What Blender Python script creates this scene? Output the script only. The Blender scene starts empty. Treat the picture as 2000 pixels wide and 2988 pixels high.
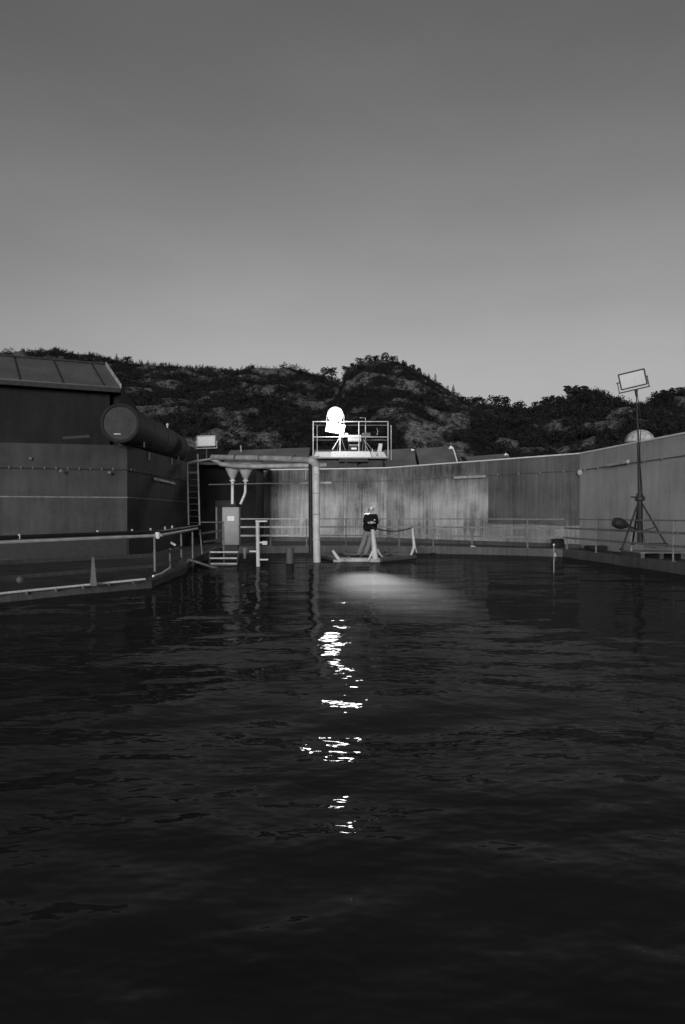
import bpy, bmesh, math, random
import numpy as np
from mathutils import Vector, Matrix, noise
random.seed(7)
PI = math.pi
R = math.radians
scene = bpy.context.scene
C = scene.collection

# ------------------------------------------------------------------ camera, sky, sun, exposure
EYE = 1.55
F = 2246.0                      # focal length in pixels of the 2000 px wide photograph
cam_d = bpy.data.cameras.new("camera")
cam_d.sensor_fit = 'HORIZONTAL'
cam_d.sensor_width = 24.93
cam_d.lens = 28.0
cam_d.shift_y = 11 / 2000.0
cam_d.clip_start = 0.05
cam_d.clip_end = 5000
cam = bpy.data.objects.new("camera", cam_d)
C.objects.link(cam)
cam.location = (0, 0, EYE)
cam.rotation_euler = (R(90), 0, 0)
scene.camera = cam

SUN_EL, SUN_AZ = R(9.0), R(-8)     # broad low afterglow, behind the photographer and a little to the left
world = bpy.data.worlds.new("World")
scene.world = world
world.use_nodes = True
wn = world.node_tree
wn.nodes.clear()
sky = wn.nodes.new('ShaderNodeTexSky')
sky.sky_type = 'NISHITA'
sky.sun_disc = False
sky.sun_elevation = R(2.0)
sky.sun_rotation = PI - SUN_AZ
sky.air_density = 1.3
sky.dust_density = 1.2
bw = wn.nodes.new('ShaderNodeRGBToBW')
bg = wn.nodes.new('ShaderNodeBackground')
bg.inputs['Strength'].default_value = 0.15
wo = wn.nodes.new('ShaderNodeOutputWorld')
wn.links.new(sky.outputs[0], bw.inputs[0])
tc = wn.nodes.new('ShaderNodeTexCoord')
mpw = wn.nodes.new('ShaderNodeMapping')
mpw.inputs['Scale'].default_value = (1, 1, 3.2)
nzw = wn.nodes.new('ShaderNodeTexNoise')
nzw.inputs['Scale'].default_value = 1.6
nzw.inputs['Detail'].default_value = 5
mrw = wn.nodes.new('ShaderNodeMapRange')        # thin uneven high cloud
mrw.inputs['From Min'].default_value = .3
mrw.inputs['From Max'].default_value = .7
mrw.inputs['To Min'].default_value = .99
mrw.inputs['To Max'].default_value = 1.22
muw = wn.nodes.new('ShaderNodeMath')
muw.operation = 'MULTIPLY'
wn.links.new(tc.outputs['Generated'], mpw.inputs['Vector'])
wn.links.new(mpw.outputs[0], nzw.inputs['Vector'])
wn.links.new(nzw.outputs['Fac'], mrw.inputs['Value'])
pww = wn.nodes.new('ShaderNodeMath')            # film contrast of the twilight sky
pww.operation = 'POWER'
pww.inputs[1].default_value = 1.6
wn.links.new(bw.outputs[0], pww.inputs[0])
wn.links.new(pww.outputs[0], muw.inputs[0])
wn.links.new(mrw.outputs['Result'], muw.inputs[1])
wn.links.new(muw.outputs[0], bg.inputs['Color'])
wn.links.new(bg.outputs[0], wo.inputs['Surface'])

sun_d = bpy.data.lights.new("sun", 'SUN')
sun_d.energy = 1.5
sun_d.angle = R(14)
sun_o = bpy.data.objects.new("sun", sun_d)
C.objects.link(sun_o)
sdir = Vector((math.sin(SUN_AZ) * math.cos(SUN_EL), -math.cos(SUN_AZ) * math.cos(SUN_EL), math.sin(SUN_EL)))
sun_o.rotation_euler = sdir.to_track_quat('Z', 'Y').to_euler()
sun_o.location = (5, -20, 30)

scene.view_settings.view_transform = 'Standard'
scene.view_settings.look = 'None'
scene.view_settings.gamma = 1.0
scene.view_settings.exposure = 0.0
scene.cycles.use_denoising = True
scene.cycles.max_bounces = 6
scene.cycles.sample_clamp_indirect = 8.0

# ------------------------------------------------------------------ materials (black and white film: greys only)
def g(v):
    return (v, v, v, 1)

def new_mat(name):
    m = bpy.data.materials.new(name)
    m.use_nodes = True
    nt = m.node_tree
    b = nt.nodes['Principled BSDF']
    return m, nt, b

def world_pos(nt, scale=(1, 1, 1)):
    ge = nt.nodes.new('ShaderNodeNewGeometry')
    mp = nt.nodes.new('ShaderNodeMapping')
    mp.inputs['Scale'].default_value = scale
    nt.links.new(ge.outputs['Position'], mp.inputs['Vector'])
    return mp.outputs['Vector']

def tex(nt, vec, scale, detail=4, rough=.55):
    n = nt.nodes.new('ShaderNodeTexNoise')
    n.inputs['Scale'].default_value = scale
    n.inputs['Detail'].default_value = detail
    n.inputs['Roughness'].default_value = rough
    nt.links.new(vec, n.inputs['Vector'])
    return n.outputs['Fac']

def rng(nt, val, a, b, c, d):
    n = nt.nodes.new('ShaderNodeMapRange')
    n.inputs['From Min'].default_value = a
    n.inputs['From Max'].default_value = b
    n.inputs['To Min'].default_value = c
    n.inputs['To Max'].default_value = d
    nt.links.new(val, n.inputs['Value'])
    return n.outputs['Result']

def op(nt, kind, a, b=None):
    n = nt.nodes.new('ShaderNodeMath')
    n.operation = kind
    for i, v in enumerate((a, b)):
        if v is None:
            continue
        if isinstance(v, (int, float)):
            n.inputs[i].default_value = v
        else:
            nt.links.new(v, n.inputs[i])
    return n.outputs[0]

def simple(name, v, rough=.6, var=.18, scale=6, spec=.3, bump=0.0):
    m, nt, b = new_mat(name)
    p = world_pos(nt)
    t = tex(nt, p, scale)
    nt.links.new(rng(nt, t, .3, .7, v * (1 - var), v * (1 + var)), b.inputs['Base Color'])
    b.inputs['Roughness'].default_value = rough
    b.inputs['Specular IOR Level'].default_value = spec
    if bump:
        bp = nt.nodes.new('ShaderNodeBump')
        bp.inputs['Strength'].default_value = bump
        bp.inputs['Distance'].default_value = .02
        nt.links.new(tex(nt, p, scale * 5), bp.inputs['Height'])
        nt.links.new(bp.outputs[0], b.inputs['Normal'])
    return m

def concrete(name, lo, hi, band=None, dark_above=None, streak=2.6, top=4.0):
    """stained concrete: vertical runs, blotches, optional darker band above a height"""
    m, nt, b = new_mat(name)
    st = tex(nt, world_pos(nt, (streak, streak, .16)), 1.6, 6, .65)
    st2 = tex(nt, world_pos(nt, (streak * 3.2, streak * 3.2, .30)), 1.6, 5, .75)
    bl = tex(nt, world_pos(nt, (.5, .5, .7)), 1.0, 5)
    fine = tex(nt, world_pos(nt), 22, 3)
    s = op(nt, 'ADD', op(nt, 'MULTIPLY', st, .35), op(nt, 'MULTIPLY', bl, .45))
    s = op(nt, 'ADD', s, op(nt, 'MULTIPLY', st2, .35))
    s = op(nt, 'ADD', s, op(nt, 'MULTIPLY', fine, .12))
    col = rng(nt, s, .50, .76, lo, hi)
    ge = nt.nodes.new('ShaderNodeNewGeometry')
    sp = nt.nodes.new('ShaderNodeSeparateXYZ')
    nt.links.new(ge.outputs['Position'], sp.inputs[0])
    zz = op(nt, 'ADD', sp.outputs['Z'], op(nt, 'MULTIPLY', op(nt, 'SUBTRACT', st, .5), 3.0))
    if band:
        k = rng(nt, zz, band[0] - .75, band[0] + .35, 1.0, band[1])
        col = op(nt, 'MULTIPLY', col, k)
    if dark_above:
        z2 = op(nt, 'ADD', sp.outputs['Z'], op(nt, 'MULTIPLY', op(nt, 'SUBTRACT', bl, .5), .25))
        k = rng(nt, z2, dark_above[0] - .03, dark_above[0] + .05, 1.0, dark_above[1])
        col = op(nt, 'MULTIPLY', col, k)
    nt.links.new(col, b.inputs['Base Color'])
    b.inputs['Roughness'].default_value = .85
    b.inputs['Specular IOR Level'].default_value = .15
    bp = nt.nodes.new('ShaderNodeBump')
    bp.inputs['Strength'].default_value = .35
    bp.inputs['Distance'].default_value = .03
    nt.links.new(op(nt, 'ADD', fine, bl), bp.inputs['Height'])
    nt.links.new(bp.outputs[0], b.inputs['Normal'])
    return m

M = {}
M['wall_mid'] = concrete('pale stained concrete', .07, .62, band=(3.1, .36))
M['wall_left'] = concrete('grey concrete', .045, .095, band=(3.3, .75), streak=.6)
M['wall_side'] = concrete('side grey concrete', .045, .09, streak=1.6)  # side face of the left wall, a touch darker than the front
M['wall_dark_top'] = concrete('dark top concrete', .16, .46, dark_above=(1.15, .36))  # one panel, darker above a set height and paler below
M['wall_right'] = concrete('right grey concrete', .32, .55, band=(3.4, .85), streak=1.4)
M['kerb'] = concrete('kerb concrete', .06, .15, streak=3)
M['ground'] = simple('walkway concrete', .07, .9, .4, 1.5, .1, .4)
M['galv'] = simple('galvanised steel', .42, .5, .25, 9)
M['galv_dark'] = simple('weathered steel', .10, .6, .3, 9)
M['rail'] = simple('railing steel', .19, .6, .3, 5)
M['white'] = simple('white paint', .75, .45, .1, 8)
M['pipe'] = simple('weathered pale pipe', .36, .5, .35, 3)
M['plastic'] = simple('white plastic pipe', .55, .45, .18, 5)
M['dirty_white'] = simple('dirty white plastic', .40, .55, .4, 4)
M['black'] = simple('black rubber', .02, .6, .3, 8)
M['dark'] = simple('dark steel', .035, .6, .3, 6)
M['tank_end'] = simple('dull tank end', .05, .8, .2, 3)
M['tank'] = simple('dark tank shell', .03, .75, .25, 1.5, .1)
M['clad'] = concrete('dark wall cladding', .012, .028, streak=.6)
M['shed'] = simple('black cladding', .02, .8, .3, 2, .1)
M['cabinet'] = simple('grey cabinet paint', .30, .5, .12, 3)
M['skin'] = simple('skin', .45, .5, .05, 8)
M['jacket'] = simple('black jacket cloth', .012, .85, .3, 20, .1)
M['trousers'] = simple('pale trouser cloth', .20, .8, .15, 14)
M['hair'] = simple('dark hair', .02, .8, .2, 30)
M['bark'] = simple('bark', .04, .9, .3, 2, .1)
M['glass_dim'] = simple('dim floodlight glass', .27, .3, .08, 14, .5)
M['glass'] = simple('floodlight glass', .55, .25, .06, 14, .5)

def roof_mat(name, lo, hi):
    m, nt, b = new_mat(name)
    t = tex(nt, world_pos(nt, (.7, .7, .7)), 1.2, 5)
    t2 = tex(nt, world_pos(nt, (6, 6, 6)), 1.5, 3)
    nt.links.new(rng(nt, op(nt, 'ADD', op(nt, 'MULTIPLY', t, .6), op(nt, 'MULTIPLY', t2, .4)), .38, .62, lo, hi), b.inputs['Base Color'])
    b.inputs['Roughness'].default_value = .7
    b.inputs['Specular IOR Level'].default_value = .2
    return m
M['roof'] = roof_mat('metal roof sheet', .095, .15)
M['roof_far'] = roof_mat('far roof sheet', .11, .18)

def emit(name, v):
    m, nt, b = new_mat(name)
    b.inputs['Base Color'].default_value = g(.8)
    b.inputs['Emission Color'].default_value = g(1)
    b.inputs['Emission Strength'].default_value = v
    return m
M['lit'] = emit('lit lamp glass', 60)

def hill_mat(name, rock, veg):
    m, nt, b = new_mat(name)
    at_ = nt.nodes.new('ShaderNodeAttribute')
    at_.attribute_name = 'rock'
    n1 = tex(nt, world_pos(nt, (1, .6, 1.3)), .16, 9, .75)
    n2 = tex(nt, world_pos(nt, (1, 1, 1.6)), .9, 8, .7)
    k = op(nt, 'ADD', at_.outputs['Fac'], op(nt, 'MULTIPLY', op(nt, 'SUBTRACT', n1, .5), 1.6))
    k = rng(nt, k, .46, .74, 0, 1)
    rk = rng(nt, n2, .36, .66, rock * .08, rock * 1.5)
    mx = nt.nodes.new('ShaderNodeMix')
    mx.data_type = 'FLOAT'
    nt.links.new(k, mx.inputs[0])
    vg = rng(nt, n2, .3, .7, veg * .5, veg * 1.5)
    nt.links.new(vg, mx.inputs[2])
    nt.links.new(rk, mx.inputs[3])
    nt.links.new(mx.outputs[0], b.inputs['Base Color'])
    b.inputs['Roughness'].default_value = .95
    b.inputs['Specular IOR Level'].default_value = .05
    bp = nt.nodes.new('ShaderNodeBump')
    bp.inputs['Strength'].default_value = .9
    bp.inputs['Distance'].default_value = .8
    nt.links.new(op(nt, 'ADD', n1, n2), bp.inputs['Height'])
    nt.links.new(bp.outputs[0], b.inputs['Normal'])
    return m
M['hill'] = hill_mat('rocky hillside', .22, .022)
M['field'] = simple('rough grass ground', .04, .95, .4, .3, .05)

def leaf_mat():
    m, nt, b = new_mat('dark foliage')
    ge = nt.nodes.new('ShaderNodeObjectInfo')
    t = tex(nt, world_pos(nt), .5, 4)
    nt.links.new(rng(nt, t, .35, .65, .010, .038), b.inputs['Base Color'])
    b.inputs['Roughness'].default_value = .9
    b.inputs['Specular IOR Level'].default_value = .05
    return m
M['leaf'] = leaf_mat()

def water_mat():
    """dark turbid water: a faint body colour under a Fresnel gloss; calmer towards the sheltered far wall"""
    m, nt, b = new_mat('dark tank water')
    nt.nodes.remove(b)
    out = nt.nodes['Material Output']
    p1 = world_pos(nt, (.75, 1.0, 1))
    a = tex(nt, p1, 1.3, 1, .5)
    c = tex(nt, p1, 4.6, 2, .5)
    d = tex(nt, p1, 15, 2, .5)
    h = op(nt, 'ADD', op(nt, 'MULTIPLY', a, .080), op(nt, 'MULTIPLY', c, .017))
    h = op(nt, 'ADD', h, op(nt, 'MULTIPLY', d, .0012))
    ge = nt.nodes.new('ShaderNodeNewGeometry')
    sp = nt.nodes.new('ShaderNodeSeparateXYZ')
    nt.links.new(ge.outputs['Position'], sp.inputs[0])
    calm = rng(nt, sp.outputs['Y'], 4, 12, 1.2, .28)
    bp = nt.nodes.new('ShaderNodeBump')
    nt.links.new(calm, bp.inputs['Strength'])
    bp.inputs['Distance'].default_value = 1.0
    nt.links.new(h, bp.inputs['Height'])
    df = nt.nodes.new('ShaderNodeBsdfDiffuse')
    df.inputs['Color'].default_value = g(.03)
    gl = nt.nodes.new('ShaderNodeBsdfGlossy')
    gl.inputs['Color'].default_value = g(.9)
    gl.inputs['Roughness'].default_value = .022
    nt.links.new(bp.outputs[0], gl.inputs['Normal'])
    fr = nt.nodes.new('ShaderNodeFresnel')
    fr.inputs['IOR'].default_value = 1.33
    nt.links.new(bp.outputs[0], fr.inputs['Normal'])
    mx = nt.nodes.new('ShaderNodeMixShader')
    nt.links.new(op(nt, 'MULTIPLY', fr.outputs[0], .25), mx.inputs[0])
    nt.links.new(df.outputs[0], mx.inputs[1])
    nt.links.new(gl.outputs[0], mx.inputs[2])
    nt.links.new(mx.outputs[0], out.inputs['Surface'])
    return m
M['water'] = water_mat()

# ------------------------------------------------------------------ helpers
def at(px, py, Y):
    return Vector(((px - 1000) / F * Y, Y, EYE - (py - 1505) / F * Y))

class MB:
    def __init__(self):
        self.v, self.f = [], []
    def add(self, vs, fs):
        k = len(self.v)
        self.v += [Vector(v) for v in vs]
        self.f += [tuple(i + k for i in f) for f in fs]
        return self
    def hexa(self, p):      # 4 bottom, 4 top
        return self.add(p, [(3, 2, 1, 0), (4, 5, 6, 7), (0, 1, 5, 4), (1, 2, 6, 5), (2, 3, 7, 6), (3, 0, 4, 7)])
    def box(self, a, b):
        x0, y0, z0 = a; x1, y1, z1 = b
        return self.hexa([(x0, y0, z0), (x1, y0, z0), (x1, y1, z0), (x0, y1, z0), (x0, y0, z1), (x1, y0, z1), (x1, y1, z1), (x0, y1, z1)])
    def bar(self, a, b, w, h=None, up=(0, 0, 1)):
        """rectangular bar from a to b, w across, h along up"""
        h = h or w
        a, b = Vector(a), Vector(b)
        d = (b - a).normalized()
        u = Vector(up)
        s = d.cross(u)
        if s.length < 1e-4:
            s = d.cross(Vector((0, 1, 0)))
        s.normalize()
        u = s.cross(d).normalized()
        s *= w / 2; u = u * (h / 2)
        return self.hexa([a - s - u, a + s - u, b + s - u, b - s - u, a - s + u, a + s + u, b + s + u, b - s + u])
    def tube(self, pts, r, n=10, r2=None, cap=True):
        pts = [Vector(p) for p in pts]
        rs = [r + ((r2 if r2 is not None else r) - r) * i / max(1, len(pts) - 1) for i in range(len(pts))]
        rings = []
        prev = None
        for i, p in enumerate(pts):
            d = (pts[min(i + 1, len(pts) - 1)] - pts[max(i - 1, 0)]).normalized()
            if prev is None:
                s = d.cross(Vector((0, 0, 1)))
                if s.length < 1e-3:
                    s = d.cross(Vector((0, 1, 0)))
            else:
                s = prev - d * prev.dot(d)
            s.normalize(); prev = s
            t = d.cross(s)
            rings.append([p + (s * math.cos(q * 2 * PI / n) + t * math.sin(q * 2 * PI / n)) * rs[i] for q in range(n)])
        vs = [v for r_ in rings for v in r_]
        fs = []
        for i in range(len(rings) - 1):
            for q in range(n):
                fs.append((i * n + q, i * n + (q + 1) % n, (i + 1) * n + (q + 1) % n, (i + 1) * n + q))
        if cap:
            fs.append(tuple(range(n - 1, -1, -1)))
            fs.append(tuple(range((len(rings) - 1) * n, len(rings) * n)))
        return self.add(vs, fs)
    def prism(self, poly, d):
        """polygon (3d points) extruded by the vector d"""
        n = len(poly)
        d = Vector(d)
        vs = [Vector(p) for p in poly] + [Vector(p) + d for p in poly]
        fs = [tuple(range(n - 1, -1, -1)), tuple(range(n, 2 * n))] + [(i, (i + 1) % n, n + (i + 1) % n, n + i) for i in range(n)]
        return self.add(vs, fs)
    def lathe(self, c, prof, n=24, axis=None):
        """profile [(r, h)] about a vertical axis (or axis) at c"""
        ax = Vector(axis or (0, 0, 1)).normalized()
        s = ax.cross(Vector((0, 1, 0)) if abs(ax.y) < .9 else Vector((1, 0, 0))).normalized()
        t = ax.cross(s)
        c = Vector(c)
        vs = []
        for r_, h in prof:
            for q in range(n):
                a = q * 2 * PI / n
                vs.append(c + ax * h + (s * math.cos(a) + t * math.sin(a)) * r_)
        fs = []
        for i in range(len(prof) - 1):
            for q in range(n):
                fs.append((i * n + q, i * n + (q + 1) % n, (i + 1) * n + (q + 1) % n, (i + 1) * n + q))
        fs.append(tuple(range(n - 1, -1, -1)))
        fs.append(tuple(range((len(prof) - 1) * n, len(prof) * n)))
        return self.add(vs, fs)
    def build(self, name, m, parent=None, smooth=False, bevel=0):
        off = wloc(parent) if parent else None
        if off is None:
            xs = [v.x for v in self.v]; ys = [v.y for v in self.v]; zs = [v.z for v in self.v]
            off = Vector(((min(xs) + max(xs)) / 2, (min(ys) + max(ys)) / 2, min(zs)))
        me = bpy.data.meshes.new(name)
        me.from_pydata([tuple(v - off) for v in self.v], [], self.f)
        bm = bmesh.new(); bm.from_mesh(me)
        bmesh.ops.recalc_face_normals(bm, faces=bm.faces)
        bm.to_mesh(me); bm.free()
        me.materials.append(m)
        if smooth:
            me.polygons.foreach_set('use_smooth', [True] * len(me.polygons))
            if hasattr(me, 'set_sharp_from_angle'):
                me.set_sharp_from_angle(angle=R(40))
        o = bpy.data.objects.new(name, me)
        C.objects.link(o)
        if parent:
            o.parent = parent
        else:
            o.location = off
        if bevel:
            b = o.modifiers.new('bevel', 'BEVEL'); b.width = bevel; b.segments = 2; b.limit_method = 'ANGLE'
        return o

def wloc(o):
    p = Vector((0, 0, 0))
    while o:
        p += o.location
        o = o.parent
    return p

def tag(o, label, cat, group=None):
    o['label'] = label; o['category'] = cat
    if group: o['group'] = group
    return o
def thing(name, loc, label, cat, group=None):
    o = bpy.data.objects.new(name, None)
    o.empty_display_size = .2
    C.objects.link(o)
    o.location = loc
    return tag(o, label, cat, group)
def struct(o):
    o['kind'] = 'structure'
    return o

# ------------------------------------------------------------------ basin outline (water's edge), kerbs, ground, water
BAS = [(-9.0, -8, .15), (-9.0, 10, .15), (-6.0, 13.9, .15), (-4.12, 16.6, .15), (-4.2, 20.6, .17), (-4.6, 23.0, .20), (-5.0, 31.6, .28),
       (-1.0, 32.3, .30), (4.0, 31.6, .30), (8.3, 29.0, .30), (9.0, 20.5, .30), (9.6, 10, .30), (9.6, -8, .30)]

def offset(poly, d):
    n = len(poly); out = []
    for i in range(n):
        p0 = Vector(poly[i - 1][:2]); p1 = Vector(poly[i][:2]); p2 = Vector(poly[(i + 1) % n][:2])
        d1 = (p1 - p0).normalized(); d2 = (p2 - p1).normalized()
        n1 = Vector((-d1.y, d1.x)); n2 = Vector((-d2.y, d2.x))
        b = (n1 + n2).normalized()
        k = d / max(.35, b.dot(n1))
        out.append((p1.x + b.x * k, p1.y + b.y * k, poly[i][2]))
    return out
KO = offset(BAS, .28)          # outer edge of the kerb
n = len(BAS)
mb = MB()
for i in range(n - 1):
    a, b = BAS[i], BAS[i + 1]; c, d = KO[i + 1], KO[i]
    mb.add([(a[0], a[1], -.7), (b[0], b[1], -.7), (c[0], c[1], -.7), (d[0], d[1], -.7),
            (a[0], a[1], a[2]), (b[0], b[1], b[2]), (c[0], c[1], c[2]), (d[0], d[1], d[2])],
           [(4, 5, 6, 7), (0, 1, 5, 4), (2, 3, 7, 6)])
struct(mb.build('kerb', M['kerb']))
vs = []; fs = []
rings = [0, 2.0, 12, 60, 250, 650]
cx, cy = 0, 14
for j, d_ in enumerate(rings):
    for i in range(n):
        k = KO[i]
        v = Vector((k[0] - cx, k[1] - cy)); L = v.length; v = v / L
        vs.append((cx + v.x * (L + d_), cy + v.y * (L + d_), k[2] - .03 - (0.0 if j < 2 else .1 if j < 4 else 3)))
for j in range(len(rings) - 1):
    for i in range(n):
        fs.append((j * n + i, j * n + (i + 1) % n, (j + 1) * n + (i + 1) % n, (j + 1) * n + i))
struct(MB().add(vs, fs).build('ground', M['ground']))

# water: real low swell, with finer ripples in the material
nx, ny = 190, 350
X0, X1, Y0, Y1 = -10.5, 10.5, -8.5, 33.5
gx = np.linspace(X0, X1, nx); gy = np.linspace(Y0, Y1, ny)
XX, YY = np.meshgrid(gx, gy)
rs = np.random.RandomState(4)
ZZ = np.zeros_like(XX)
for k in range(46):
    lam = .7 * (4.2 / .7) ** rs.rand()
    th = rs.normal(PI / 2, .75)
    amp = .0012 * lam ** .9
    kk = 2 * PI / lam
    ZZ += amp * np.sin(kk * (math.cos(th) * XX + math.sin(th) * YY) + rs.rand() * 6.28)
ZZ *= np.interp(YY, [4, 14, 34], [1.2, .6, .3])        # calmer in the lee of the far wall
vs = np.stack([XX.ravel(), YY.ravel(), ZZ.ravel()], 1)
idx = np.arange(nx * ny).reshape(ny, nx)
quads = np.stack([idx[:-1, :-1].ravel(), idx[:-1, 1:].ravel(), idx[1:, 1:].ravel(), idx[1:, :-1].ravel()], 1)

def np_mesh(name, verts, faces, m, smooth=False):
    me = bpy.data.meshes.new(name)
    k = faces.shape[1]
    me.vertices.add(len(verts)); me.vertices.foreach_set('co', verts.astype(np.float32).ravel())
    me.loops.add(faces.size); me.loops.foreach_set('vertex_index', faces.astype(np.int32).ravel())
    me.polygons.add(len(faces))
    me.polygons.foreach_set('loop_start', np.arange(0, faces.size, k, dtype=np.int32))
    me.polygons.foreach_set('loop_total', np.full(len(faces), k, dtype=np.int32))
    if smooth:
        me.polygons.foreach_set('use_smooth', np.ones(len(faces), dtype=bool))
    me.materials.append(m)
    me.update(calc_edges=True); me.validate()
    o = bpy.data.objects.new(name, me); C.objects.link(o)
    return o
struct(np_mesh('water', vs, quads, M['water'], True))

# ------------------------------------------------------------------ hills
def lerp_tab(tab, x):
    if x <= tab[0][0]: return tab[0][1]
    for (a, b), (c, d) in zip(tab, tab[1:]):
        if x <= c: return b + (d - b) * (x - a) / (c - a)
    return tab[-1][1]

def fbm(x, y, z, s, o=5):
    return noise.fractal(Vector((x * s, y * s, z)), 1.0, 2.0, o)

def hill(name, tab, D, Yf, seed, back, px_range, tree_h, step=1.6, pw=.9, bare=None):
    """rocky slope rising from Yf to a crest at distance D; tab gives the crest's height along X"""
    crest = [((px - 1000) / F * D, EYE - (py + tree_h - 1505) / F * D) for px, py in tab]
    xa, xb = (px_range[0] - 1000) / F * D, (px_range[1] - 1000) / F * D
    nxs = int((xb - xa) / step); nys = int((back - Yf) / step)
    V = np.zeros((nys, nxs, 3)); rk = np.zeros((nys, nxs))
    for j in range(nys):
        Y = Yf + (back - Yf) * j / (nys - 1)
        for i in range(nxs):
            X = xa + (xb - xa) * i / (nxs - 1)
            w = fbm(X, Y, seed, .02, 3) * 8
            v = (Y - Yf) / (D - Yf)
            H = lerp_tab(crest, X * (1 if v > 1 else 1 + .12 * (1 - v)))
            if v <= 1:
                z = H * (v ** pw)
            else:
                z = H * max(0, 1 - ((v - 1) * 1.2) ** 1.3)
            e = max(0, min(1, min(v, 1) * 6)) * (1 if v < .9 else max(.15, 1 - (v - .9) * 8) if v < 1 else .15)
            nrm = fbm(X, Y, seed + 3, .045, 6)
            z += e * (nrm * 3.0 + fbm(X, Y, seed + 5, .16, 4) * 1.5 + w * .25)
            # rock ledges
            r_ = fbm(X, Y * .6, seed + 9, .10, 6)
            rk[j, i] = .44 + r_ * .75 + (bare(X, v) if bare else 0)
            if r_ > .05:
                z += e * (math.floor(z / 2.6) * 2.6 + 2.6 * min(1, ((z / 2.6) % 1) * 3) - z) * .7
            V[j, i] = (X, Y, z - .8)
    idx = np.arange(nxs * nys).reshape(nys, nxs)
    q = np.stack([idx[:-1, :-1].ravel(), idx[:-1, 1:].ravel(), idx[1:, 1:].ravel(), idx[1:, :-1].ravel()], 1)
    o = np_mesh(name, V.reshape(-1, 3), q, M['hill'])
    a = o.data.attributes.new('rock', 'FLOAT', 'POINT')
    a.data.foreach_set('value', rk.ravel().astype(np.float32))
    struct(o)
    return dict(V=V, rk=rk, xa=xa, xb=xb, Yf=Yf, back=back, D=D, nx=nxs, ny=nys)

def ground_z(h, X, Y):
    i = (X - h['xa']) / (h['xb'] - h['xa']) * (h['nx'] - 1); j = (Y - h['Yf']) / (h['back'] - h['Yf']) * (h['ny'] - 1)
    i = int(max(0, min(h['nx'] - 1, round(i)))); j = int(max(0, min(h['ny'] - 1, round(j))))
    return h['V'][j, i, 2], h['rk'][j, i]

LEFT = [(-400, 1060), (-150, 1040), (0, 1030), (60, 1020), (160, 1020), (230, 1022), (320, 1038), (360, 1048), (430, 1058), (520, 1066),
        (600, 1070), (700, 1078), (740, 1072), (800, 1070), (870, 1072), (920, 1084), (985, 1104), (1040, 1150), (1100, 1230), (1500, 1330)]
MID = [(850, 1330), (920, 1210), (975, 1140), (1000, 1096), (1010, 1068), (1050, 1046), (1110, 1036), (1150, 1042), (1200, 1062), (1260, 1096),
       (1310, 1126), (1350, 1157), (1400, 1172), (1440, 1200), (1600, 1330)]
RIGHT = [(1250, 1290), (1330, 1180), (1400, 1170), (1470, 1176), (1490, 1186), (1540, 1184), (1590, 1168), (1650, 1158), (1670, 1140), (1700, 1134),
         (1740, 1150), (1770, 1168), (1830, 1185), (1870, 1190), (2000, 1200), (2200, 1230)]
FARR = [(1500, 1300), (1700, 1230), (1830, 1190), (1860, 1178), (1900, 1158), (1925, 1140), (2000, 1132), (2150, 1110), (2400, 1100)]
hl = hill('hill_left', LEFT, 420, 120, 1.3, 470, (-700, 1560), 5, 2.6)
hm = hill('hill_middle', MID, 300, 118, 7.7, 345, (800, 1640), 6, 1.7)
hr = hill('hill_right', RIGHT, 250, 112, 15.1, 285, (1180, 2300), 6, 1.8)
hf = hill('hill_far_right', FARR, 360, 200, 21.4, 400, (1450, 2600), 6, 2.6)

# tree crowns: many small leaf faces through the volume
def crown_pts(kind, h, w, nf, rnd):
    vs, fs = [], []
    clumps = []
    if kind == 'broad':
        for k in range(9):
            a = rnd.random() * 2 * PI; r_ = w * .33 * math.sqrt(rnd.random())
            clumps.append((math.cos(a) * r_, math.sin(a) * r_, h * (.22 + .62 * rnd.random()), w * (.16 + .14 * rnd.random())))
    for k in range(nf):
        if kind == 'broad':
            c = rnd.choice(clumps)
            d = Vector((rnd.gauss(0, 1), rnd.gauss(0, 1), rnd.gauss(0, 1))).normalized() * c[3] * (.6 + .5 * rnd.random())
            p = Vector((c[0] + d.x, c[1] + d.y, c[2] + d.z))
            s = w * .085
        else:
            t = rnd.random() ** 1.25
            rr = w * .5 * (1 - t) * (.55 + .45 * math.sin(t * 34) ** 2) + .05
            a = rnd.random() * 2 * PI; q = rr * math.sqrt(rnd.random())
            p = Vector((math.cos(a) * q, math.sin(a) * q, h * (.12 + .88 * t)))
            s = w * .10 * (1.15 - t * .7)
        u = Vector((rnd.gauss(0, 1), rnd.gauss(0, 1), rnd.gauss(0, .6))).normalized()
        v = u.cross(Vector((rnd.gauss(0, 1), rnd.gauss(0, 1), rnd.gauss(0, 1)))).normalized()
        k0 = len(vs)
        vs += [p - u * s, p + v * s * .8, p + u * s, p - v * s * .8]
        fs.append((k0, k0 + 1, k0 + 2, k0 + 3))
    return np.array([tuple(v) for v in vs]), np.array(fs)

rnd = random.Random(11)
TEMPL = [crown_pts('broad', 1, 1, 44, rnd) for _ in range(6)] + [crown_pts('conifer', 1, .5, 40, rnd) for _ in range(4)]

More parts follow.
